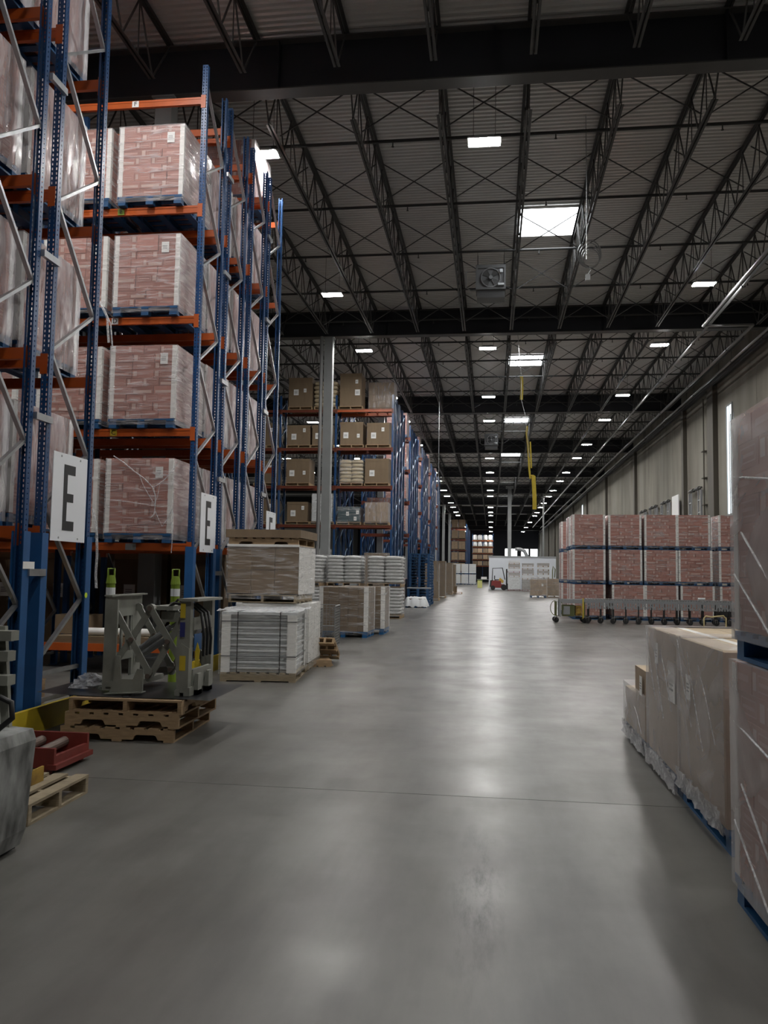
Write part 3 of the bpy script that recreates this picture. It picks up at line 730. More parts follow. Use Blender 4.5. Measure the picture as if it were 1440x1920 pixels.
# ------------------------------------------------------------------ other load kinds
WPAL = stringer_pallet_mb(1.08,1.1,.13).mesh('pallet', M['wood'])
def gay_mesh(w, d, h, m, seam=True, flap=True, r=None):
    r = r or rnd; b = MB(); z0 = .132; t = .012
    for (x0,y0,x1,y1) in ((-w/2,-d/2,w/2,-d/2+t),(-w/2,d/2-t,w/2,d/2),(-w/2,-d/2+t,-w/2+t,d/2-t),(w/2-t,-d/2+t,w/2,d/2-t)): b.box(x0,y0,z0,x1,y1,h)
    b.box(-w/2+t,-d/2+t,z0,w/2-t,d/2-t,h-.03)
    if flap:
        a = .10
        for s in (-1, 1):
            b.face([(-w/2-.01,s*(d/2+.01),h-a),(w/2+.01,s*(d/2+.01),h-a),(w/2+.015,s*(d/2+.015),h+.006),(-w/2-.015,s*(d/2+.015),h+.006)],1)
            b.face([(s*(w/2+.01),-d/2-.01,h-a),(s*(w/2+.01),d/2+.01,h-a),(s*(w/2+.015),d/2+.015,h+.006),(s*(w/2+.015),-d/2-.015,h+.006)],1)
        b.face([(-w/2-.015,-d/2-.015,h+.006),(w/2+.015,-d/2-.015,h+.006),(w/2+.015,d/2+.015,h+.006),(-w/2-.015,d/2+.015,h+.006)],1)
    if seam:
        for k in (-.17,.19): b.box(w*k-.003,-d/2-.004,z0,w*k+.003,-d/2,h-.1,2)
        b.box(-w/2,-d/2-.004,h*.62,w/2,-d/2,h*.62+.006,2)
    return b.mesh('box', [M[m], M['krafttop'] if False else M['kraft'], M['kraftdark']])
def gaylord(label, loc, w, d, h, group, labels=((-.2,.5),(.25,.7)), m='kraft', wrap=None, pal=None, name='boxed_pallet_load', flap=True, rz=0):
    t = thing(name, label, 'pallet load', loc, rz, group)
    ob('pallet', pal or WPAL, t); ob('box', gay_mesh(w,d,h,m,True,flap), t)
    for i, (u, v) in enumerate(labels): ob('paper_label', LABL if i == 0 else LAB, t, (u*w,-d/2-.016,.13+(h-.13)*v))
    if wrap: ob('stretch_wrap', film_mesh(w+.01,d+.01,.08,h+.01,wrap,seed=len(M)), t)
    return t
def pillow(w, d, h, n=12, k=7):
    b = MB(); e = .42
    def p(a, q): return math.copysign(abs(a)**q, a)
    for j in range(k+1):
        ph = -PI/2+PI*j/k
        for i in range(n):
            th = 2*PI*i/n
            b.v.append((w/2*p(math.cos(ph),.8)*p(math.cos(th),e), d/2*p(math.cos(ph),.8)*p(math.sin(th),e), h/2*p(math.sin(ph),.8)+h/2))
    for j in range(k):
        for i in range(n):
            l = (i+1) % n; b.f.append((j*n+i,j*n+l,(j+1)*n+l,(j+1)*n+i)); b.m.append(0)
    return b
SKW = [pillow(.62+.015*i,.42,.15).mesh('sack', M['sackw'], True) for i in range(2)]
SKT = pillow(.56,.38,.20).mesh('sack', M['sackt'], True)
def sack_load(label, loc, group, layers=8, me=None, sx=.6, sy=.4, sh=.118, wrap='filmt', w=1.2, d=1.2, name='sack_pallet_load', pal=None, ends=3):
    t = thing(name, label, 'pallet load', loc, rnd.uniform(-.01,.01), group)
    ob('pallet', pal or stringer_pallet_mb(w,d,.13).mesh('pallet', M['wood']), t)
    for L in range(layers):
        for i in (-1, 1):
            for j in range(ends):
                y = (j-(ends-1)/2)*sy
                if ends > 2 and j == 1 and L < layers-1 and False: continue
                ob('sack', me or SKW[(L+j) % 2], t, (i*sx/2+rnd.uniform(-.012,.012), y+rnd.uniform(-.008,.008), .128+L*sh), rnd.uniform(-.03,.03)+(PI if L % 2 else 0))
    if wrap: ob('stretch_wrap', film_mesh(w+.03,d+.03,.1,.15+layers*sh+.02,wrap,.02,seed=layers), t)
    return t
def wrapped(label, loc, w, d, h, group, m='greycarton', fm='film', layers=4, nx=3, name='wrapped_pallet_load', pal=None, board=True, part='carton_stack', labels=(), gap=.004, rz=0):
    """goods on a pallet under film"""
    t = thing(name, label, 'pallet load', loc, rz, group); r = random.Random(int(h*1000)+layers)
    ob('pallet', pal or block_pallet(w,d,.14,'pblue'), t)
    b = MB(); z0 = .145; lh = (h-z0)/layers
    for L in range(layers):
        for i in range(nx):
            for j in range(2):
                j1, j2 = r.uniform(0,.008), r.uniform(0,.008)
                b.box(-w/2+w*i/nx+gap, -d/2+d*j/2+gap+j1, z0+L*lh+gap/2, -w/2+w*(i+1)/nx-gap, -d/2+d*(j+1)/2-gap-j2, z0+(L+1)*lh-gap/2)
    ob(part, b.mesh(part, M[m]), t)
    if board: corners(t, w, d, .15, h-.14, .10 if board == 2 else .07)
    if fm: ob('stretch_wrap', film_mesh(w+.015,d+.015,.06,h+.008,fm,seed=layers+nx), t)
    for (u,v) in labels: ob('paper_label', LAB, t, (u*w,-d/2-.014,v*h))
    return t

# ------------------------------------------------------------------ second bank of racks
L2 = [3.65,5.35,7.02,8.72]; X2 = [-4.3,-6.8,-9.3,-11.8]
_g = M['galv']; MB_or = M['orange']; M['orange'] = mat('far_beam_dark_orange',(.16,.035,.015),.5,0,.4,3); M['galv'] = mat('brace_blue_grey_paint', (.055,.12,.215), .4, .3, .3, 5)  # darker copy of the beam orange for the far bank
MC2, MC_save = {}, MC; MC = MC2
rFB = rack('front blue rack of the far bank, brown boxes on five tiers', 35.3, .93, X2, L2, 9.35, .3, group='far bank racks', shift=.5, period=1.2)
ys = []
for g, y0 in enumerate((35.3,42.9,50.5,58.1,65.7)):
    for k in range(4 if g < 4 else 2):
        y = y0+1.24*k
        ys.append((g,k,y))
        if g == 0 and k == 0: continue
        rack('blue rack end frame in far bank, %s row of %s cluster down the aisle' % (ORD[k], ORD[g]), y, .93, X2[:2], L2, 9.35, .3+.37*((k+g) % 3), group='far bank racks', beams=(k < 2), backbeams=False, shift=.5, period=1.2)
MC = MC_save; M['galv'] = _g; M['orange'] = MB_or
for g, k, y in ys:
    if k > 1 or (g == 0 and k == 0): continue
    for lv, z in [('floor',0)]+list(zip(LVN, L2)):
        if lv == 'fourth' and k == 1: continue
        if g == 0 and lv in ('fourth',): continue
        red_load('film-wrapped load in far bank, %s level, %s row of %s cluster' % (lv, ORD[k], ORD[g]), (-5.0, y+.46, z+.001), 'loads at the far bank ends', 0, True, True, False)
FB = 'loads facing the aisle on the far bank'
yc = 35.3+.5
def fb(kind, lb, x0, x1, z, ht, **k):
    s = 35.0/1550
    w = x1-x0; x = (x0+x1)/2
    if kind == 'g': gaylord(lb, (x,yc,z+.001), w, 1.1, ht, FB, **k)
    elif kind == 'w': wrapped(lb, (x,yc,z+.001), w, 1.1, ht, FB, **k)
fb('g','tall brown box on top beams of far bank, left of grey column',-8.95,-7.9,8.72,1.42,labels=((-.18,.5),(.2,.56)))
fb('g','tallest brown box on top beams of far bank, right of grey column',-6.65,-5.7,8.72,1.58,labels=((.32,.42),(.28,.75)))
sack_load('tan sacks on top beams of far bank, behind the grey column', (-7.3,yc,8.721), FB, 6, SKT, .5,.36,.19,None,1.0,1.1)
wrapped('shiny film-wrapped load on top of far bank behind the empty orange beams', (-5.0,yc+1.3,8.9), 1.15,1.1,1.3, FB, fm='filmw', pal=WPAL, board=False)
fb('g','brown box on third tier of far bank, left of grey column',-8.98,-7.95,7.02,1.0,labels=((-.2,.42),(.25,.75)))
fb('g','brown box on third tier of far bank, behind grey column',-7.85,-6.95,7.02,1.0,labels=((-.22,.45),(.4,.4)))
fb('g','brown box on third tier of far bank, right of grey column',-6.6,-5.6,7.02,1.12,labels=((-.25,.42),(.3,.4)))
fb('g','brown box on third tier of far bank, at the aisle end',-5.42,-4.45,7.02,1.08,labels=((-.2,.42),(.22,.7)))
fb('g','brown box on second tier of far bank, left of grey column',-8.98,-7.95,5.35,1.18,labels=((-.25,.4),(.28,.42)))
sack_load('tan wrapped sacks on second tier of far bank', (-6.08,yc,5.351), FB, 6, SKT, .5,.36,.165,'film',1.0,1.1)
fb('g','brown box on second tier of far bank, at the aisle end',-5.48,-4.45,5.35,1.18,labels=((-.2,.4),))
fb('g','striped brown box on lowest beams of far bank, left of grey column',-8.9,-8.0,3.65,.98,labels=((-.2,.42),(.28,.7)))
fb('w','light grey load on lowest beams of far bank behind grey column',-7.8,-6.9,3.65,1.35,m='white',part='goods',board=False,pal=WPAL)
fb('w','dark teal wrapped load on lowest beams of far bank',-6.65,-5.68,3.65,.78,m='tealwrap',part='goods',board=False,layers=2,nx=2,pal=WPAL,labels=((-.05,.62),(.3,.35),(.4,.7)))
fb('w','grey film-wrapped load on lowest beams of far bank, at aisle end',-5.45,-4.45,3.65,.98,fm='filmw',board=False,layers=2,nx=2,pal=WPAL)
fb('w','grey box with white base panel on floor under far bank',-6.55,-5.75,0,1.95,m='column',part='goods',board=False,layers=3,nx=1,pal=WPAL)
fb('w','tan cartons on floor under the aisle end of far bank',-5.45,-4.45,0,2.45,m='kraft',board=False,layers=5,pal=WPAL,labels=((-.2,.8),(.1,.75),(.25,.85)))
fb('w','white banded stack on floor just left of grey column',-7.9,-7.1,0,2.6,m='white',part='goods',board=False,layers=6,nx=1,pal=WPAL)
for i, z in enumerate((3.65,5.35,7.02)):
    fb('g','brown box at left edge of far bank seen between blue posts, %s tier' % ORD[i],-10.4,-9.45,z,1.1)

slm = MB().box(-.03,-.44,-.04,.03,.44,-.005).mesh('deck_slat', M['orange'])
for x in (-.35,-.8,-1.25,-1.7): ob('deck_slat', slm, rFB, (x,0,8.72))
ob('beam', MB().box(-2.41,-.028,-.12,0,.028,.004).mesh('beam', M['orange']), rFB, (-FW/2,-.465,8.722)); ob('beam', MB().box(-2.41,-.028,-.12,0,.028,.004).mesh('beam', M['orange']), rFB, (-FW/2,.465,8.722))

# ------------------------------------------------------------------ left side of the aisle, near to far
# three wood pallets carrying the push-pull attachment
WS = 'wood pallets under the push-pull attachment'
side_pallet('wood_pallet','bottom notched wood pallet of the three under the grey scissor attachment', WS,(-3.48,8.02,0),.05,1.09,1.16,.128,'wood')
side_pallet('wood_pallet','middle notched wood pallet of the three under the grey scissor attachment', WS,(-3.43,8.02,.129),.03,1.10,1.16,.128,'wood')
side_pallet('wood_pallet','top open-ended wood pallet directly under the black slip sheet', WS,(-3.40,8.03,.258),PI/2+.03,1.18,1.09,.128,'wood',True)
b = MB(); n = 14
for i in range(n):
    for j in range(8):
        x0, x1 = -.86+1.72*i/n, -.86+1.72*(i+1)/n; y0, y1 = -.6+1.1*j/8, -.6+1.1*(j+1)/8
        z = lambda x, y: max(0,(-x-.55))*.08+.004*math.sin(7*x+3*y)+.004
        b.face([(x0,y0,z(x0,y0)),(x1,y0,z(x1,y0)),(x1,y1,z(x1,y1)),(x0,y1,z(x0,y1))])
b.box(-.55,-.58,-.0005,.5,.48,.0005)
tag(ob('slip_sheet', b.mesh('slip_sheet', M['slip'], True), None, (-3.45,8.12,.388)), 'black plastic slip sheet lying on the three wood pallets', 'plastic sheet')
b = MB(); r = random.Random(5); n = 16; k = 7
for j in range(k):
    for i in range(n):
        rr = (1-j/(k-1)*.92)*.2*(1+r.uniform(-.25,.25)); a = 2*PI*i/n
        b.v.append((1.15*rr*math.cos(a), .7*rr*math.sin(a), .125*math.sin(j/(k-1)*PI/2)*(1+r.uniform(-.25,.2))))
for j in range(k-1):
    for i in range(n): l = (i+1) % n; b.f.append((j*n+i,j*n+l,(j+1)*n+l,(j+1)*n+i)); b.m.append(0)
tag(ob('film_wad', b.mesh('film_wad', M['filmpile']), None, (-3.98,7.95,.415)), 'crumpled clear plastic film lying on the black sheet', 'plastic film')
# push-pull attachment
def push_pull():
    t = thing('push_pull_attachment', 'grey forklift push-pull attachment with scissor arms standing on wood pallets', 'lift attachment', (-3.35,8.1,.397))
    X0, X1 = -.38, .40   # faceplate plane, carriage plane
    b = MB()
    b.box(X0-.03,-.36,.02,X0,-.16,.93); b.box(X0-.03,.22,.02,X0,.44,.93); b.box(X0-.03,-.16,.72,X0,.22,.75)
    for y in (-.16,-.03,.10,.19): b.box(X0-.025,y,.30,X0-.005,y+.035,.72)
    b.box(X0-.03,-.16,.28,X0,.22,.36); b.box(X0-.03,-.38,.93,X0+.05,.46,.945); b.box(X0-.03,-.16,.75,X0,.22,.93)
    b.box(X0,-.36,.02,X0+.10,-.345,.90); b.box(X0+.06,-.345,.55,X0+.10,-.33,.9)
    ob('faceplate', b.mesh('faceplate', M['machine']), t)
    b = MB()
    b.prism([(X0+.06,-.0),(X0+.10,.10),(X0+.12,.36),(X0+.16,.36),(X0+.18,.14),(X0+.30,.14),(X0+.34,.24),(X0+.40,.24),(X0+.40,.02),(X0+.14,.0),(X0+.04,-.005)],'y',-.40,-.38)
    b.prism([(X0+.04,-.004),(X0+.42,.02),(X0+.42,.03),(X0+.04,.006)],'y',-.46,-.36)
    b.box(X0+.02,-.38,.06,X0+.3,.36,.11)
    ob('gripper_jaw', b.mesh('gripper_jaw', M['machine']), t)
    mid = .02
    for y in (-.27,.30):
        for a, c in (((X0+.03,.80),(mid,.20)),((X0+.03,.26),(mid,.82)),((mid,.82),(X1-.02,.26)),((mid,.14),(X1-.02,.80))):
            dy = 0 if a[1] > c[1] else .03
            m_ = MB().bar((a[0],y+dy,a[1]),(c[0],y+dy,c[1]),.016,.062,0,(0,0,1))
            for p in (a, c): m_.cyl((p[0],y+dy-.014,p[1]),(p[0],y+dy+.014,p[1]),.042,12)
            ob('scissor_arm', m_.mesh('scissor_arm', M['machine']), t)
        p = MB()
        for x, z in (((X0+mid)/2+.015,.51),((X1+mid)/2,.50),(mid,.82),(mid,.16)): p.cyl((x,y-.03,z),(x,y+.06,z),.024,10)
        ob('pivot_pin', p.mesh('pivot_pin', M['roller']), t)
    c = MB().cyl((X0+.14,.02,.36),(mid+.10,.02,.62),.034,12).cyl((mid+.10,.02,.62),(X1-.1,.02,.74),.018,10)
    c.cyl((X0+.16,.14,.33),(mid+.12,.14,.56),.034,12)
    ob('hydraulic_cylinder', c.mesh('hydraulic_cylinder', M['duct'], False), t)
    ob('valve_block', MB().box(mid+.05,-.12,.68,mid+.24,.12,.78).box(mid-.02,-.2,.80,mid+.2,.2,.84).mesh('valve_block', M['machine']), t)
    b = MB()
    b.box(X1-.02,-.40,.03,X1+.08,-.32,.90); b.box(X1-.02,.22,.03,X1+.08,.30,.90); b.box(X1-.03,-.44,.90,X1+.16,.30,.925)
    b.box(X1+.05,-.32,.05,X1+.09,.22,.24); b.box(X1+.05,-.32,.62,X1+.09,.22,.74)
    b.prism([(X1-.03,.03),(X1-.06,.45),(X1-.0,.5),(X1+.08,.45),(X1+.08,.03)],'y',-.415,-.402)
    b.prism([(X1-.06,.30),(X1-.02,.30),(X1-.02,.62),(X1-.045,.62)],'y',-.40,-.36)
    b.box(X1-.05,-.42,-.0,X1+.0,-.30,.06); b.box(X1+.04,-.42,.0,X1+.10,-.30,.08)
    ob('carriage', b.mesh('carriage', M['machine']), t)
    f = MB()
    for y in (-.30,.0): f.box(X1+.02,y,.0,X1+.14,y+.11,.045); f.prism([(X1+.08,0),(X1+.14,0),(X1+.14,.2),(X1+.11,.2)],'y',y,y+.11)
    ob('fork_hook', f.mesh('fork_hook', M['machine']), t)
    h = MB()
    for k, (y, s) in enumerate(((-.15,.0),(-.05,.03),(.05,-.02))):
        h.tube([(mid+.1,y,.80),(mid+.2,y-.02,.87+s),(X1,y-.05,.86),(X1+.12,y-.06,.78),(X1+.17,y-.1,.55+s),(X1+.13,y,.36)],.014,6)
    ob('hose', h.mesh('hose', M['black'], True), t)
    for nm, lb, (x0,z0,x1,z1), mm in (('decal','yellow warning decal',(X1-.015,.74,X1+.035,.88),'yellow'),('decal','dark blue decal',(X1-.015,.56,X1+.035,.70),'stickerblue'),('decal','pale yellow decal',(X1-.01,.24,X1+.05,.38),'yellow'),('decal','yellow caution decal on the faceplate',(X0+.03,.76,X0+.075,.88),'yellow')):
        o = ob(nm, MB().box(x0,-.4185,z0,x1,-.4165,z1).mesh(nm, M[mm]), t); o['label'] = lb
        if mm == 'yellow' and x0 < 0: o.location = (0,.0705,0)
    o = ob('hanging_tag', MB().prism([(X1+.10,.30),(X1+.135,.30),(X1+.145,.42),(X1+.12,.50),(X1+.10,.42)],'y',-.30,-.29).mesh('hanging_tag', M['yellow']), t); o['label'] = 'yellow hanging tag'
    ob('serial_plate', MB().box(X1+.085,-.30,.42,X1+.092,-.10,.58).mesh('serial_plate', M['blueguard']), t)
    return t
push_pull()
# lime posts standing in the aisle behind it
for x, lb in ((-4.60,'lime green delineator post with white bands, left of the scissor attachment'),(-3.78,'lime green delineator post behind the right end of the scissor attachment')):
    t = thing('delineator_post', lb, 'delineator post', (x,9.6,0), 0, 'lime delineator posts')
    ob('base', MB().cyl((0,0,0),(0,0,.05),.17,12).mesh('base', M['black']), t)
    ob('tube', MB().cyl((0,0,.05),(0,0,1.42),.052,14).cyl((0,0,1.42),(0,0,1.52),.06,14,.045).mesh('tube', M['lime'], False), t)
    hd = MB().tube([(-.04,0,1.5),(-.04,0,1.6),(.04,0,1.6),(.04,0,1.5)],.012,6); ob('handle', hd.mesh('handle', M['lime'], True), t)
    for z in (1.28,1.06): ob('reflective_band', MB().cyl((0,0,z),(0,0,z+.09),.0545,14).mesh('reflective_band', M['white']), t)
# odds and ends on the rack floor
bm_ = MB().box(-2.44,-.025,-.115,0,.025,0).mesh('beam', M['orange']); ob('beam', bm_, rC, (-FW/2,-.465,.45))
for i, x in enumerate((-5.4,-6.5,-7.9,-9.0)):  # added boxes, dark and tall to block light and view under the racks
    gaylord('added dark box blocking light and view under the lettered racks, %s from the aisle' % ORD[i], (x,15.32,0), 1.03, 1.1, 1.88, 'added boxes deep under the racks', ((-.2,.6),), 'kraftdark')
t = thing('flattened_cartons','flat pile of brown cardboard sheets on low orange shelf of lettered rack','cardboard',(-5.75,12.55,.452))
for i in range(6): ob('sheet', MB().box(-1.05+.04*(i%3),-.42,.018*i,1.0-.05*(i%2),.42,.018*i+.014).mesh('sheet', M['kraft']), t)
tag(ob('paper_tube', MB().cyl((-.62,-.05,.06),(.62,.0,.06),.058,14,None,0,False).cyl((-.62,-.05,.06),(.62,0,.06),.045,14,None,0,False).mesh('paper_tube', M['board'], True), None, (-5.75,12.3,.563)), 'pale rolled paper tube lying on the flattened cartons', 'tube')
tag(ob('brown_carton', MB().box(-.3,-.2,0,.3,.2,.3).box(-.3,-.015,.3,.3,.015,.302,1).mesh('brown_carton', [M['kraft'],M['krafttop']]), None, (-6.55,12.6,.565)), 'brown carton at the back of the low shelf under the lettered rack', 'carton')
for i, (x,y,z,w,d,h,lb) in enumerate(((-5.06,8.28,0,.52,.5,.40,'lower wooden crate on the floor inside the nearest E rack'),(-5.08,8.28,.401,.46,.46,.30,'upper small wooden crate stacked inside the nearest E rack'))):
    t = thing('wooden_crate', lb, 'crate', (x,y,z))
    for s, q in ((-1,'y'),(1,'y'),(-1,'x'),(1,'x')):
        m_ = MB(); nb = 3
        for k in range(nb):
            z0, z1 = h*k/nb+.006, h*(k+1)/nb-.006
            if q == 'y': m_.box(-w/2,s*d/2-.01,z0,w/2,s*d/2+.01,z1)
            else: m_.box(s*w/2-.01,-d/2+.012,z0,s*w/2+.01,d/2-.012,z1)
        ob('side_panel', m_.mesh('side_panel', M['wood']), t)
    ob('lid', MB().box(-w/2-.01,-d/2-.01,h-.006,w/2+.01,d/2+.01,h+.0).mesh('lid', M['wood']), t)
    ob('bottom', MB().box(-w/2+.012,-d/2+.012,0,w/2-.012,d/2-.012,.012).mesh('bottom', M['wood']), t)
side_pallet('wood_pallet','weathered pallet on the floor inside the leftmost rack', None,(-5.2,7.05,0),0,1.0,.8,.13,'woodold')
# red roller section, light pallet, yellow bracket, second attachment at lower left
t = thing('roller_conveyor_section','low red steel roller conveyor section on the floor by the yellow guard','conveyor section',(-3.85,6.42,0))
fr = MB(); fr.box(-.45,-.28,.05,.5,-.25,.20); fr.box(-.45,.25,.05,.5,.28,.22); fr.box(.47,-.25,.04,.5,.25,.14); fr.box(-.45,-.25,.04,-.42,.25,.20); fr.box(.45,-.30,.04,.53,.30,.08)
fr.box(-.42,-.25,.05,.47,.25,.065)
ob('frame', fr.mesh('frame', M['redpaint']), t)
for x in (-.3,-.1,.1,.3): ob('roller', MB().cyl((x,-.248,.13),(x,.248,.15),.04,14).mesh('roller', M['roller']), t)
for x in (-.4,.42):
    for y in (-.25,.25): ob('foot', MB().box(x-.04,y-.03,0,x+.04,y+.03,.05).mesh('foot', M['redpaint']), t)
side_pallet('wood_pallet','pale weathered wood pallet at lower left beside the dirty grey machine', None,(-3.41,5.30,0),.02,1.14,.80,.132,'woodold',False)
t = thing('yellow_bracket','worn yellow steel bracket lying on the pale wood pallet','steel bracket',(-3.22,5.36,.1335))
ob('plate', MB().box(-.18,-.05,0,.16,-.03,.115).box(-.18,-.03,0,.16,.12,.012).box(.145,-.03,.012,.16,.12,.10).mesh('plate', M['yellowold']), t)
ob('bolt', MB().cyl((.06,-.062,.05),(.06,-.05,.05),.02,8).mesh('bolt', M['roller']), t); ob('bolt', MB().cyl((-.06,-.062,.05),(-.06,-.05,.05),.02,8).mesh('bolt', M['roller']), t)
t = thing('lift_attachment','dirty grey lift attachment with rungs at the lower left frame edge','lift attachment',(-3.05,4.42,0))
h = MB(); h.prism([(-.55,.03),(.40,.03),(.43,.12),(.47,.62),(.45,.68),(-.55,.74)],'y',-.28,.1); h.box(.33,-.29,.50,.44,-.275,.58); h.box(.40,-.285,.2,.425,-.275,.5)
ob('housing', h.mesh('housing', M['dirty']), t)
ob('vent_slot', MB().box(.19,-.284,.30,.225,-.279,.48).box(.12,-.284,.15,.15,-.279,.42).box(.30,-.284,.36,.33,-.279,.40).mesh('vent_slot', M['black']), t)
ob('latch', MB().box(.27,-.30,.53,.40,-.28,.60).cyl((.31,-.32,.565),(.31,-.30,.565),.02,8).cyl((.36,-.32,.565),(.36,-.30,.565),.02,8).mesh('latch', M['machine']), t)
ob('skirt', MB().box(-.55,-.30,.0,.36,.12,.13).mesh('skirt', M['black']), t)
m_ = MB(); m_.prism([(-.55,.6),(.335,.6),(.30,.95),(.27,1.26),(-.55,1.26)],'y',-.05,-.02); m_.prism([(-.55,.6),(.335,.6),(.30,.95),(.27,1.26),(-.55,1.26)],'y',.06,.09)
ob('mast_plate', m_.mesh('mast_plate', M['machine']), t)
for z, L in ((1.21,.36),(1.095,.345),(.96,.35)): ob('rung', MB().box(.15,-.02,z-.028,L,.06,z+.028).mesh('rung', M['machine']), t)
ob('bracket', MB().box(.15,-.33,.52,.40,-.28,.62).cyl((.2,-.36,.70),(.2,-.28,.70),.05,12).mesh('bracket', M['dirty']), t)
ob('cable_loop', MB().tube([(.18,-.34,.70),(.34,-.3,.72),(.46,-.26,.74),(.53,-.25,.80),(.52,-.25,.88),(.42,-.25,.92),(.30,-.25,.90),(.24,-.2,.82)],.016,8).tube([(.2,-.3,.68),(.3,-.29,.69),(.42,-.28,.70)],.02,8).mesh('cable_loop', M['black'], True), t)

# strapped white trays with pallets behind
WPL = stringer_pallet_mb(1.12,1.2,.13).mesh('pallet', M['woodold'])
t = thing('strapped_tray_load','white ribbed trays strapped on a wood pallet at the rack corner','pallet load',(-3.40,12.32,0),.10)
sb = MB().prism([(u,v+.018) for u,v in notch(1.1,.094,False)],'y',-.019,.019).mesh('stringer', M['woodold'])
db = MB().box(-.048,-.58,0,.048,.58,.018).mesh('deck_board', M['woodold'])
for y in (-.56,0,.56): ob('stringer', sb, t, (0,y,0))
for i in range(8): ob('deck_board', db, t, (-.5+i/7,0,.112))
for x in (-.5,0,.5): ob('bottom_board', db, t, (x,0,0))
for i in range(10):
    z = .132+.083*i
    ob('tray', cached('tray', lambda: MB().box(-.5,-.5,.0,.5,.5,.05).box(-.52,-.54,.05,.52,.54,.078).mesh('tray', M['white'])), t, (0,0,z))
ob('top_board', MB().box(-.55,-.57,.962,.55,.57,1.0).mesh('top_board', M['white']), t)
corners(t, 1.08, 1.14, .132, .83, .13)
st = MB()
for x in (-.31,.31): st.box(x-.008,-.575,.1,x+.008,-.572,1.003); st.box(x-.008,-.575,1.001,x+.008,.575,1.004)
ob('strap', st.mesh('strap', M['ink']), t)
st = MB()
for z in (.36,.86): st.box(-.548,-.582,z,.548,-.579,z+.012); st.box(.545,-.58,z,.548,.58,z+.012)
ob('strap', st.mesh('strap', M['ink']), t)
ob('stretch_wrap', film_mesh(1.13,1.19,.1,1.03,'filmw' if False else 'filmt',.03,True,8), t)
b = MB(); r = random.Random(3)
for j in range(7):
    for i in range(12): b.v.append((-.62+1.24*i/11, -.62+1.24*j/6, r.uniform(.0,.05)))
for j in range(6):
    for i in range(11): b.f.append((j*12+i,j*12+i+1,(j+1)*12+i+1,(j+1)*12+i)); b.m.append(0)
ob('loose_film', b.mesh('loose_film', M['filmpile'], True), t, (0,0,1.0))
wrapped('white wrapped block behind the strapped trays, carrying the brown cartons',(-3.52,13.62,0),1.18,1.22,1.08,None,'board','filmt',1,1,pal=WPL,part='goods',board=2,rz=.06)
t = wrapped('brown cartons under shiny film stacked behind the strapped white trays',(-3.66,13.6,1.09),1.18,1.2,.91,None,'kraft','film',2,3,pal=WPL,board=False)
for x in (.593,): ob('corner_board', MB().box(0,-.6,.14,.006,.6,.90).mesh('corner_board', M['board']), t, (x,0,0))
ob('top_cap', MB().box(-.6,-.61,.90,.6,-.605,.94).box(-.6,-.605,.912,.6,.61,.918).mesh('top_cap', M['board']), t)
side_pallet('wood_pallet','empty wood pallet topping the brown film-wrapped cartons', None,(-3.66,13.6,2.012),0,1.16,1.2,.125,'wood')
t = thing('cardboard_lid','large flat brown cardboard lid on the topmost empty pallet','cardboard lid',(-3.66,13.6,2.138))
ob('lid', MB().box(-.62,-.64,0,.62,-.63,.13).box(-.62,.63,0,.62,.64,.13).box(-.62,-.63,0,-.61,.63,.13).box(.61,-.63,0,.62,.63,.13).box(-.61,-.63,.118,.61,.63,.13).mesh('lid', M['kraft']), t)
t = side_pallet('wood_pallet','small broken wood pallet leaning against the white wrapped block', None,(-2.86,14.42,.21),PI/2,.62,.34,.11,'wood'); t.rotation_euler = (0,.55,PI/2)
side_pallet('wood_pallet','small splintered wood pallet on the floor beside the wire cart', None,(-2.92,14.1,0),.3,.36,.5,.11,'wood')
# wire carts
def wire_cart(label, loc, w, d, h, rz=0):
    t = thing('wire_cart', label, 'wire cart', loc, rz, 'wire carts by the aisle')
    def panel(nx, L, z0, z1):
        b = MB()
        for i in range(nx+1): b.box(-L/2+L*i/nx-.0035,-.0035,z0,-L/2+L*i/nx+.0035,.0035,z1)
        nz = int((z1-z0)/.05)
        for k in range(nz+1): z = z0+(z1-z0)*k/nz; b.box(-L/2,-.0035,z-.0035,L/2,.0035,z+.0035)
        b.tube([(-L/2,0,z0),(-L/2,0,z1),(L/2,0,z1),(L/2,0,z0)],.012,6)
        return b
    ob('side_panel', panel(10,w,.18,h).mesh('side_panel', M['wire']), t, (0,d/2,0))
    ob('side_panel', panel(10,w,.18,h*.6).mesh('side_panel', M['wire']), t, (0,-d/2,0))
    ob('end_panel', panel(8,d,.18,h).mesh('end_panel', M['wire']), t, (-w/2,0,0), PI/2); ob('end_panel', panel(8,d,.18,h).mesh('end_panel', M['wire']), t, (w/2,0,0), PI/2)
    ob('deck', MB().box(-w/2,-d/2,.15,w/2,d/2,.18).mesh('deck', M['wire']), t)
    for x in (-w/2+.06,w/2-.06):
        for y in (-d/2+.06,d/2-.06):
            ob('caster', MB().cyl((x-.015,y,.06),(x+.015,y,.06),.06,12).box(x-.02,y-.02,.06,x+.02,y+.02,.15).mesh('caster', M['black']), t)
wire_cart('grey wire mesh cart with a drop gate, nearer of the two',(-3.45,15.1,0),.62,.6,.93,.1)
wire_cart('grey wire mesh cart, farther of the two, before the brown cartons',(-3.32,16.0,0),.66,.7,.95,.05)
# brown cartons on blue pallets with white corner boards
PB12 = block_pallet(1.22,1.1,.14,'pbluelight')
wrapped('brown cartons with white corner boards on blue pallet behind the wire carts',(-3.62,20.8,0),1.22,1.1,1.23,'brown cartons on blue pallets','kraft','film',3,5,pal=PB12,board=2,rz=-.02)
wrapped('brown cartons on blue pallet directly behind the first brown-carton pallet',(-3.38,22.05,0),1.22,1.1,1.23,'brown cartons on blue pallets','kraft','film',3,5,pal=PB12,board=2)
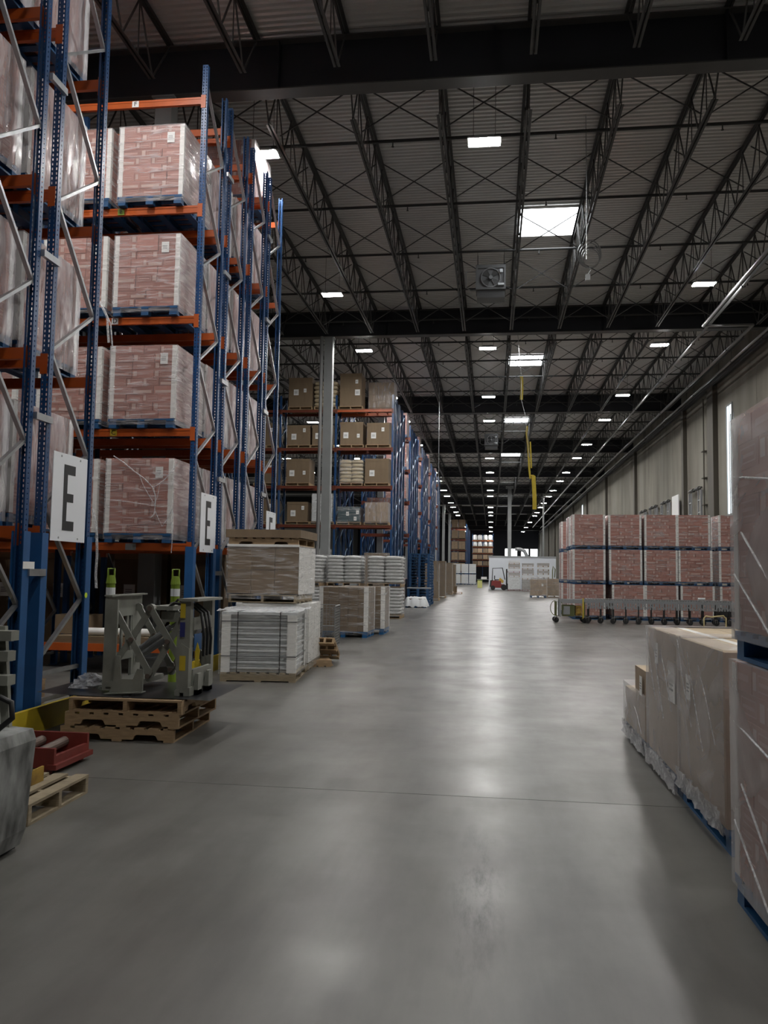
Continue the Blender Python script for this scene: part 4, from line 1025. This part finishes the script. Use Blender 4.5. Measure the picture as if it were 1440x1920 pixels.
# white sacks
SG = 'white sack pallets'
sack_load('white sacks on the floor under the right-hand upper sack pallet',(-3.76,29.62,0),SG,8)
sack_load('white sacks on the floor behind the brown cartons, lower left',(-5.22,29.62,0),SG,8)
sack_load('white sacks stacked second high, nearest the open aisle',(-3.76,29.62,1.10),SG,8)
sack_load('white sacks stacked second high, middle of the three sack piles',(-5.22,29.62,1.10),SG,8)
sack_load('shaded white sacks stacked beside the brown film-wrapped cartons, leftmost pile upper',(-6.55,29.1,1.10),SG,8)
sack_load('white sacks hidden low under the leftmost sack pile',(-6.55,29.1,0),SG,8)
# cloth-covered pallet, blue pallets
t = thing('cloth_covered_pallet','low pallet covered by a rumpled white cloth at the far bank','covered pallet',(-3.52,39.2,0))
b = MB(); r = random.Random(11); n = 18; m_ = 12
for j in range(m_+1):
    for i in range(n+1):
        u, v = i/n*2-1, j/m_*2-1; e = max(abs(u),abs(v))
        z = .47 if e < .8 else .47-(e-.8)/.2*.42
        b.v.append((u*.55+(r.uniform(-.02,.02)), v*.55+r.uniform(-.02,.02), z+r.uniform(-.03,.03)+.02*math.sin(9*u+5*v)))
for j in range(m_):
    for i in range(n): q = j*(n+1)+i; b.f.append((q,q+1,q+n+2,q+n+1)); b.m.append(0)
ob('cloth', b.mesh('cloth', M['white'], True), t); ob('box', MB().box(-.44,-.44,.13,.44,.44,.42).mesh('box', M['kraft']), t); ob('pallet', block_pallet(1,1,.13,'pblue'), t)
BP = block_pallet(1.06,1.2,.142,'pblue')
for i in range(6): tag(ob('blue_pallet', BP, None, (-3.52,40.6,.143*i), rnd.uniform(-.02,.02)), 'blue pallet in low stack behind the white cloth, %s from the bottom' % ORD[i], 'pallet', 'low blue pallet stack')
tag(ob('grey_sheet', MB().box(-.56,-.62,0,.56,.62,.05).mesh('grey_sheet', M['duct']), None, (-3.52,40.6,.861)), 'grey flat sheet on top of the low blue pallet stack', 'sheet')
for s, (x, y) in enumerate(((-3.62,42.3),(-3.60,43.7))):
    for i in range(18): tag(ob('blue_pallet', BP, None, (x+rnd.uniform(-.01,.01),y,.1445*i), rnd.uniform(-.03,.03)), 'blue pallet in the %s tall stack by the far bank, %s from the bottom' % (('nearer','farther')[s], ORD[i]), 'pallet', 'tall blue pallet stacks')
# tall brown boxes along the bank
TB = 'tall brown boxes by the far bank'
gaylord('tall brown box on the aisle edge, nearest of the row of four',(-3.66,50.1,0),1.02,1.1,2.25,TB,(),'kraft','filmt')
gaylord('tall brown box on the aisle edge, second of the row of four',(-3.58,55.6,0),1.04,1.1,2.44,TB,(),'kraft','filmt')
gaylord('tall brown box on the aisle edge, third of the row of four',(-3.60,65.6,0),1.06,1.1,2.47,TB,(),'kraft','filmt')
gaylord('tall brown box on the aisle edge, farthest of the row of four',(-3.55,70.6,0),1.06,1.1,2.4,TB,(),'kraft','filmt')
gaylord('small brown box on the floor beside the third tall brown box',(-2.9,67.2,0),.24,.8,.62,None,(),'kraft')

# ------------------------------------------------------------------ far end
WB = 'white bundles at the far left'
for i, x in enumerate((-5.3,-4.1,-2.93)):
    for j in range(2):
        wrapped('white wrapped bundle far down the left side, %s pile, %s' % (ORD[i], ('lower','upper')[j]),(x,128.6,1.6*j),1.12,1.1,1.58,WB,'white',None,6,1,pal=cached('p112',lambda: block_pallet(1.12,1.1,.14,'pblue')),part='goods',board=False,gap=.03)
MC = MC2
for k in range(8):
    rack('far blue rack with tan boxes beyond the columns, %s row' % ORD[k], 135+3.6*k, .93, [-4.2,-6.7], LEV, 9.9, .3, group='farthest left racks', beams=(k < 2), shift=.6, period=2.4)
MC = MC_save
M['greybundle'] = mat('grey_bundle_board', (.36,.34,.32), .6, 0, .3, 4)
PT = mat('pale_tan_carton', (.62,.46,.31), .7, 0, .3, 4)
M['paletan'] = PT
for lv, z in enumerate([0]+LEV[:4]+[9.08]):
    for c, x in enumerate((-4.85,-6.02)):
        wrapped('tan box load on farthest left rack, level %s, %s' % (ORD[lv], ('aisle side','inner side')[c]),(x,135.5,z+.001),1.02,1.1,1.38,'tan loads on farthest left rack','paletan',None,3,2,pal=WPAL,board=False,gap=.012)
rack('rack of white bulk bags at far end of building', 170, .95, [.25,-1.85,-3.95], [3.3,4.6,5.9,7.2,8.5], 9.9, .3, group='far end rack', shift=.6, period=2.4)
bbm = MB(); n = 14; prof = [(.0,.0),(.42,.0),(.46,.1),(.46,.75),(.42,.92),(.28,1.03),(.0,1.07)]
for (r0,z0) in prof:
    for i in range(n): bbm.v.append((r0*math.cos(2*PI*i/n), r0*math.sin(2*PI*i/n), z0+.14))
for j in range(len(prof)-1):
    for i in range(n): l = (i+1) % n; bbm.f.append((j*n+i,j*n+l,(j+1)*n+l,(j+1)*n+i)); bbm.m.append(0)
bag = bbm.mesh('bag', M['white'], True)
for c, x in enumerate((-3.42,-2.4,-1.32,-.3)):
    for l, z in enumerate((7.2,8.5)):
        t = thing('bulk_bag', 'white rounded bulk bag on far end rack, %s tier, %s from left' % (('lower','upper')[l], ORD[c]), 'bulk bag', (x,170.5,z+.001), 0, 'white bulk bags at far end')
        ob('pallet', WPAL, t); ob('bag', bag, t)
    for l, z in enumerate((3.3,4.6,5.9)):
        wrapped('tan load under the white bulk bags at far end, %s tier, %s from left' % (ORD[l], ORD[c]),(x,170.5,z+.001),.95,1.0,1.0,'tan loads at far end','paletan' if (c+l) % 2 else 'greycarton',None,2,2,pal=WPAL,board=False,gap=.012)
# white partition enclosure
t = thing('partition_enclosure','low white-walled enclosure with grey top rail at far end of aisle','partition',(3.2,90,0))
ob('wall_panel', MB().box(-3.5,0,0,3.6,.12,3.45).mesh('wall_panel', mat('partition_white',(.62,.65,.70),.6)), t); ob('wall_panel', MB().box(-3.5,.12,0,-3.38,6,3.45).mesh('wall_panel', M['white']), t)
ob('top_rail', MB().box(-3.55,-.04,3.45,3.62,.16,3.62).mesh('top_rail', M['duct']), t)
t = thing('exhaust_duct','curved grey duct rising over the white partition beside the column','duct',(2.9,91.0,0))
ob('elbow', MB().tube([(.9,0,3.2),(.85,0,3.7),(.6,0,4.2),(.1,0,4.4),(-.4,0,4.4)],.2,10).mesh('elbow', M['duct'], True), t)
# forklift
def forklift():
    t = thing('forklift', 'dark red counterbalance forklift parked before the white partition', 'forklift', (.75,87,0))
    b = MB(); b.prism([(-.55,.25),(.55,.25),(.55,.62),(.25,.62),(.2,.95),(-.45,1.02),(-.75,.95),(-.8,.4)],'y',-.5,.5)
    ob('body', b.mesh('body', M['forkred']), t)
    ob('hood', MB().prism([(-.05,.95),(.42,.70),(.5,.98),(.1,1.3)],'y',-.35,.35).mesh('hood', M['orangeseat']), t)
    ob('counterweight', MB().prism([(-.95,.35),(-.72,.25),(-.6,.25),(-.6,1.05),(-.9,1.0)],'y',-.48,.48).mesh('counterweight', M['black']), t)
    ob('seat', MB().box(-.45,-.25,1.02,.0,.25,1.12).box(-.5,-.25,1.12,-.4,.25,1.5).mesh('seat', M['black']), t)
    g = MB()
    for y in (-.45,.45): g.tube([(-.7,y,1.0),(-.65,y,2.25),(.35,y,2.3),(.62,y,1.1)],.045,6)
    for i in range(6): x = -.6+.18*i; g.box(x-.015,-.45,2.25,x+.015,.45,2.29)
    ob('overhead_guard', g.mesh('overhead_guard', M['black']), t)
    m_ = MB()
    for y in (-.35,.3): m_.box(.72,y,.1,.86,y+.08,2.2)
    m_.box(.74,-.35,.6,.82,.38,.72); m_.box(.74,-.35,2.05,.82,.38,2.15)
    ob('mast', m_.mesh('mast', M['black']), t)
    for y in (-.3,.2): ob('fork', MB().box(.86,y,.08,.92,y+.1,.7).box(.92,y,.08,1.9,y+.1,.12).mesh('fork', M['black']), t)
    for x, r in ((-.62,.24),(.5,.3)):
        for y in (-.55,.4): ob('wheel', MB().cyl((x,y,r),(x,y+.15,r),r,16).cyl((x,y-.01,r),(x,y+.16,r),r*.5,12).mesh('wheel', M['black']), t)
forklift()
# stacked goods in front of the partition
WP = 'white bundles before the partition'; rp = stringer_pallet_mb(1.22,1.1,.14).mesh('pallet', M['forkred'])
for s, (x0, hs) in enumerate(((2.23,(1.4,.42,.42,.42,.40)),(3.62,(1.15,.45,.55,.30,.32)),(5.12,(.9,.38,.38,.38,.38,.38)))):
    z = 0
    for k, h in enumerate(hs):
        wrapped('white wrapped bundle by the partition, %s pile from the forklift, %s from floor' % (ORD[s], ORD[k]),(x0+rnd.uniform(-.03,.03),84.6,z),1.2,1.1,h,WP,'white' if (k+s) % 2 == 0 else 'greybundle','filmt' if h > .8 else None,max(2,int(h/.16)),1,pal=rp if (k < 1 or (k == 2 and s == 0)) else WPAL,part='goods',board=False,gap=.022); z += h+.004
wrapped('grey-brown carton load on blue pallet in front of the white bundles',(3.34,61.2,0),1.14,1.1,1.3,'carton loads right of the aisle','greycarton','film',3,4,labels=((.25,.7),),board=False)
t = thing('film_heap','loose heap of clear film on the grey-brown cartons','plastic film',(3.3,61.2,1.312)); ob('film', MB().mesh('e', M['film']) if False else b.mesh('film', M['filmpile']) if False else film_mesh(.8,.7,0,.16,'filmpile',.1,True,3), t)
wrapped('grey-brown carton load right of the blue-pallet carton load',(4.62,62.6,0),1.1,1.1,1.36,'carton loads right of the aisle','greycarton','film',3,4,board=False,pal=WPAL)
t = thing('yellow_bin','pale yellow bin on the floor left of the white partition','bin',(-1.4,100,0))
ob('body', MB().box(-.28,-.25,0,.28,.25,.85).mesh('body', mat('pale_yellow_plastic',(.62,.62,.22),.5)), t); ob('lid', MB().box(-.3,-.27,.85,.3,.27,.93).mesh('lid', M['lime']), t)
t = thing('work_table','dark work table with white papers left of the white partition','table',(-.9,104,0))
ob('tabletop', MB().box(-.9,-.4,.95,.9,.4,1.0).mesh('tabletop', M['duct']), t)
for x in (-.8,.8):
    for y in (-.35,.35): ob('leg', MB().box(x-.03,y-.03,0,x+.03,y+.03,.95).mesh('leg', M['black']), t)
tag(ob('paper_stack', MB().box(-.4,-.2,0,.3,.2,.3).mesh('paper_stack', M['paper']), None, (-.9,104,1.001)), 'white stack on the dark work table at far end', 'paper')

# ------------------------------------------------------------------ right side
RS = 'red carton loads behind the conveyor'
XC = (3.59,4.92,6.19,7.48,8.86); TN = ('bottom','middle','top')
for row, y in enumerate((32.15,33.45,36.4)):
    for c, x in enumerate(XC):
        if row and c > (1 if row == 2 else 2): continue
        z = 0
        for tier in range(3):
            sh = .10 if (row == 0 and tier == 0 and c == 1) else .06*tier*(c == 3)*-1
            red_load('red carton load behind the conveyor, %s tier, %s column, %s row' % (TN[tier], ORD[c], ('front','second','back')[row]), (x+sh+rnd.uniform(-.02,.02)-.05*(row == 2),y,z+.001), RS, PI/2, False, row > 0 and c > 0, False)
            z += HRED+.004
# flexible powered conveyor
t = thing('flexible_conveyor','grey expandable skatewheel conveyor on casters before the red carton stacks','conveyor',(2.2,29.3,0))
def cx(u): return u
ob('side_rail', MB().box(1.0,-.32,.70,5.9,-.30,.80).mesh('side_rail', M['duct']), t); ob('side_rail', MB().box(1.0,.30,.70,5.9,.32,.80).mesh('side_rail', M['duct']), t)
sc = MB()
for i in range(24):
    x = 1.02+.2*i; sc.bar((x,-.33,.50),(x+.2,-.33,.79),.006,.03); sc.bar((x,-.335,.79),(x+.2,-.335,.50),.006,.03)
for i in range(56): x = 1.05+.086*i; sc.box(x-.026,-.325,.49,x+.026,-.318,.79)
ob('lattice', sc.mesh('lattice', M['duct']), t)
rlm = MB().cyl((0,-.29,0),(0,.29,0),.026,8).mesh('roller', M['galv'])
for i in range(56): ob('roller', rlm, t, (1.05+.086*i,0,.815))
lg = MB()
lg.box(-.022,-.018,.21,.022,.018,.72); lgm = lg.mesh('leg', M['black'])
csm = MB().cyl((-.025,0,.092),(.025,0,.092),.092,14).mesh('caster', M['black']); csf = MB().box(-.036,-.03,.09,-.028,.03,.20).box(.028,-.03,.09,.036,.03,.20).box(-.036,-.03,.20,.036,.03,.21).mesh('caster_fork', M['pipe'])
for i in range(12):
    x = 1.05+.42*i
    for y in (-.3,.3):
        l = ob('leg', lgm, t, (x+(.1 if y > 0 else 0),y,0)); ob('caster', csm, l, (0,0,0), PI/2+rnd.uniform(-.6,.6)); ob('caster_fork', csf, l)
    ob('axle_bar', MB().box(x-.012,-.3,.20,x+.012,.3,.23).mesh('axle_bar', M['black']), t)
hd = MB(); hd.box(.12,-.3,.66,1.0,-.26,.80); hd.box(.12,.26,.66,1.0,.3,.80); hd.box(.12,-.26,.70,1.0,.26,.79); hd.box(.10,-.32,.20,.16,-.26,.8); hd.box(.10,.26,.20,.16,.32,.8)
ob('drive_head', hd.mesh('drive_head', M['duct']), t)
for x in (.0,.95):
    l = ob('leg', MB().box(-.02,-.02,.21,.02,.02,.72).mesh('leg', M['olive']), t, (x,-.28,0)); ob('caster', csm, l, (0,0,0), PI/2+.5); ob('caster_fork', csf, l)
    l = ob('leg', l.data, t, (x,.28,0)); ob('caster', csm, l, (0,0,0), PI/2-.4); ob('caster_fork', csf, l)
ob('motor_box', MB().box(.22,-.25,.22,.62,.25,.60).mesh('motor_box', M['olive']), t)
ob('control_panel', MB().box(.24,-.27,.28,.46,-.25,.56).mesh('control_panel', M['duct']), t)
o = ob('gearbox', MB().box(.66,-.22,.24,.86,.22,.58).cyl((.76,-.3,.4),(.76,-.22,.4),.09,12).mesh('gearbox', M['yellowold']), t)
ob('hose_loop', MB().tube([(.02+.22*math.cos(a*PI/12),-.3,.5+.27*math.sin(a*PI/12)) for a in range(24)],.011,6,0,True).mesh('hose_loop', M['olive'], True), t)
o = ob('post', MB().box(.88,-.31,.12,.92,-.27,.84).mesh('post', M['yellow']), t); o['label'] = 'yellow upright post'
ob('end_bumper', MB().box(5.4,-.3,.30,5.95,.3,.60).cyl((5.5,-.32,.45),(5.5,.32,.45),.14,12).mesh('end_bumper', M['black']), t)
tag(ob('paper_roll', MB().cyl((-.11,0,.04),(.11,0,.04),.04,12).mesh('paper_roll', M['white']), None, (7.05,29.3,.842)), 'small white roll lying on top of the conveyor', 'roll')
t = thing('barrier_hoop','low yellow hoop barrier on the floor in front of the conveyor','barrier',(7.32,28.7,0))
ob('hoop', MB().tube([(-.34,0,0),(-.34,0,.27),(-.28,0,.34),(-.1,0,.31),(.1,0,.34),(.28,0,.36),(.36,0,.27),(.36,0,0)],.024,8).mesh('hoop', mat('hoop_cream_yellow',(.66,.55,.28),.5), True), t)
# cable reel pole near conveyor head
tag(ob('bent_post', MB().tube([(0,0,0),(0,0,2.1),(.05,0,2.5),(.25,0,2.2),(.2,0,1.4)],.05,8).mesh('bent_post', M['olive'], True), None, (5.9,82.5,0)), 'olive bent pipe standing at the right end of the white bundles', 'pipe')

# near right: red loads, brown cartons, low cartons along the aisle
def one_carton(w, d, h, seed):
    b = MB(); r = random.Random(seed); carton_box(b,-w/2+.002,-d/2+.002,.001,w/2-.002,d/2-.002,h-.001,r,('-x','+x','-y','+y'))
    return b.mesh('carton', [M['carton'],M['cartonpale'],M['cartonline']])
CA = [one_carton(RW/3,RD/4,.13,s) for s in range(4)]; CB = [one_carton(RW/4,RD/3,.13,s+9) for s in range(4)]
def near_red(label, loc, layers, group):
    t = thing('carton_pallet_load', label, 'pallet load', loc, 0, group); ob('pallet', PBB, t)
    for L in range(layers):
        nx, ny, S = (3,4,CA) if L % 2 else (4,3,CB)
        for i in range(nx):
            for j in range(ny):
                if 0 < i < nx-1 and 0 < j < ny-1: continue
                ob('carton', S[rnd.randrange(4)], t, (-RW/2+RW*(i+.5)/nx+rnd.uniform(-.003,.003),-RD/2+RD*(j+.5)/ny,.145+.13*L))
    ob('core_cartons', MB().box(-RW/4,-RD/4,.15,RW/4,RD/4,.14+.13*layers).mesh('core_cartons', M['carton']), t)
    corners(t,RW,RD,.15,.13*layers-.01)
    ob('stretch_wrap', film_mesh(RW+.02,RD+.02,.10,.15+.13*layers+.006,'filmn',.02,True,layers,6), t)
    ob('paper_label', LAB, t, (-RW/2-.016,-.25,.75), -PI/2)
    f = MB()
    for (a, c) in (((.40,.62),(-.45,.12)),((.52,.42),(-.2,.05)),((.5,.9),(-.5,.75))):
        f.tube([(-RW/2-.022,a[0],a[1]),(-RW/2-.026,(a[0]+c[0])/2,(a[1]+c[1])/2+.01),(-RW/2-.022,c[0],c[1])],.006,5)
    ob('film_fold', f.mesh('film_fold', M['filmpile'], True), t)
NR = 'red carton loads at the near right edge'
near_red('lower red carton load on the floor at right frame edge',(1.74,3.82,0),8,NR)
near_red('upper red carton load stacked at right frame edge',(1.74,3.76,1.20),8,NR)
def brown_cell(label, loc, cartons, group, pal, wrapz, labels=(), w=1.1, d=1.16, fz=.02):
    t = thing('brown_carton_pallet', label, 'pallet load', loc, 0, group); ob('pallet', pal, t)
    for (x0,y0,z0,x1,y1,z1) in cartons:
        c = ob('carton', MB().box(x0,y0,z0,x1,y1,z1-.002).mesh('carton', M['greycarton']), t)
        m_ = MB(); xc = (x0+x1)/2; m_.box(xc-.03,y0,z1-.002,xc+.03,y1,z1-.001,1); m_.box(x0,y0,z1-.003,x1,y1,z1-.0018,0)
        ob('flap', m_.mesh('flap', [M['krafttop'],M['board']]), c)
    ob('stretch_wrap', film_mesh(w+.02,d+.02,fz,wrapz,'filmn',.025,True,len(cartons)+5,6), t)
    for (y,z,big) in labels: ob('paper_label', LABL if big else LAB, t, (-w/2-.018,y,z), -PI/2)
    f = MB(); r = random.Random(len(label)); top = wrapz-.03
    for k in range(3):
        y0 = d/2-.05-.3*k; y1 = y0-.40; z1 = max(.2, top-.55-.1*(k%2))
        f.tube([(-w/2-.024,y0,top-.06*k),(-w/2-.028,(y0+y1)/2,(top+z1)/2-.02),(-w/2-.024,max(y1,-d/2),z1)],.003,5)
    ob('film_fold', f.mesh('film_fold', M['filmpile'], True), t)
    g = MB(); n = 26
    for j in range(4):
        for i in range(n+1): g.v.append((-w/2-.02-r.uniform(0,.025), -d/2+d*i/n, (.03 if fz < .1 else .11)+.045*j+r.uniform(-.012,.012)))
    for j in range(3):
        for i in range(n): g.f.append((j*(n+1)+i,j*(n+1)+i+1,(j+1)*(n+1)+i+1,(j+1)*(n+1)+i)); g.m.append(0)
    ob('loose_film', g.mesh('loose_film', M['filmpile'], True), t)
def grid(nx, ny, nz, w, d, z0, h):
    return [(-w/2+w*i/nx+.003,-d/2+d*j/ny+.003,z0+h*k/nz+.001,-w/2+w*(i+1)/nx-.003,-d/2+d*(j+1)/ny-.003,z0+h*(k+1)/nz) for i in range(nx) for j in range(ny) for k in range(nz)]
BR = 'brown carton pallets at right'
brown_cell('film-wrapped brown cartons on bright blue pallet next to red stack',(1.90,5.72,0),grid(2,2,2,1.08,1.18,.145,1.02),BR,PBB,1.18,((.25,.85,False),),1.08,1.2,.12)
brown_cell('film-wrapped brown cartons, second pallet back from the red stack',(1.90,6.95,0),grid(2,2,2,1.08,1.16,.145,1.02),BR,PBL,1.18,((-.45,.80,True),(.12,.98,False)),1.08,1.18)
brown_cell('low film-wrapped cartons on blue pallet, farthest of the right row',(1.90,8.22,0),grid(2,1,2,1.08,.52,.145,.62) and [(-.54,-.58,.145,.0,-.02,.46),(-.54,-.58,.461,.0,-.02,.765),(-.54,.02,.145,0,.56,.50),(.01,-.58,.145,.54,-.02,.46),(.01,-.58,.461,.54,-.02,.765),(.01,.02,.145,.54,.56,.50)],BR,PBL,.55,((-.42,.62,False),),1.08,1.18)

# ------------------------------------------------------------------ camera and view
def camera():
    yaw, pitch, roll = .13033416, .07349512, .01573059
    cy, sy, cp, sp_ = math.cos(yaw), math.sin(yaw), math.cos(pitch), math.sin(pitch)
    f = Vector((-sy*cp, cy*cp, sp_)); r = Vector((cy, sy, 0)); u = r.cross(f)
    cr, sr = math.cos(roll), math.sin(roll)
    r2, u2 = r*cr+u*sr, u*cr-r*sr
    c = bpy.data.cameras.new('camera'); o = bpy.data.objects.new('camera', c); COL.objects.link(o)
    c.sensor_fit = 'HORIZONTAL'; c.sensor_width = 36; c.lens = 1550/1440*36; c.clip_end = 500; c.clip_start = .05
    m = Matrix.Identity(4)
    for i in range(3): m[i][0], m[i][1], m[i][2] = r2[i], u2[i], -f[i]
    m[2][3] = 1.6
    o.matrix_world = m; scene.camera = o
camera()
w = bpy.data.worlds.new('world'); scene.world = w; w.use_nodes = True
w.node_tree.nodes['Background'].inputs[0].default_value = (.6,.7,.8,1); w.node_tree.nodes['Background'].inputs[1].default_value = .3
scene.view_settings.view_transform = 'Standard'; scene.view_settings.look = 'None'
scene.view_settings.gamma = 1; scene.view_settings.exposure = 0.18; scene.view_settings.use_curve_mapping = False
scene.cycles.max_bounces = 10; scene.cycles.diffuse_bounces = 4; scene.cycles.glossy_bounces = 4; scene.cycles.transparent_max_bounces = 16
scene.cycles.sample_clamp_indirect = 6
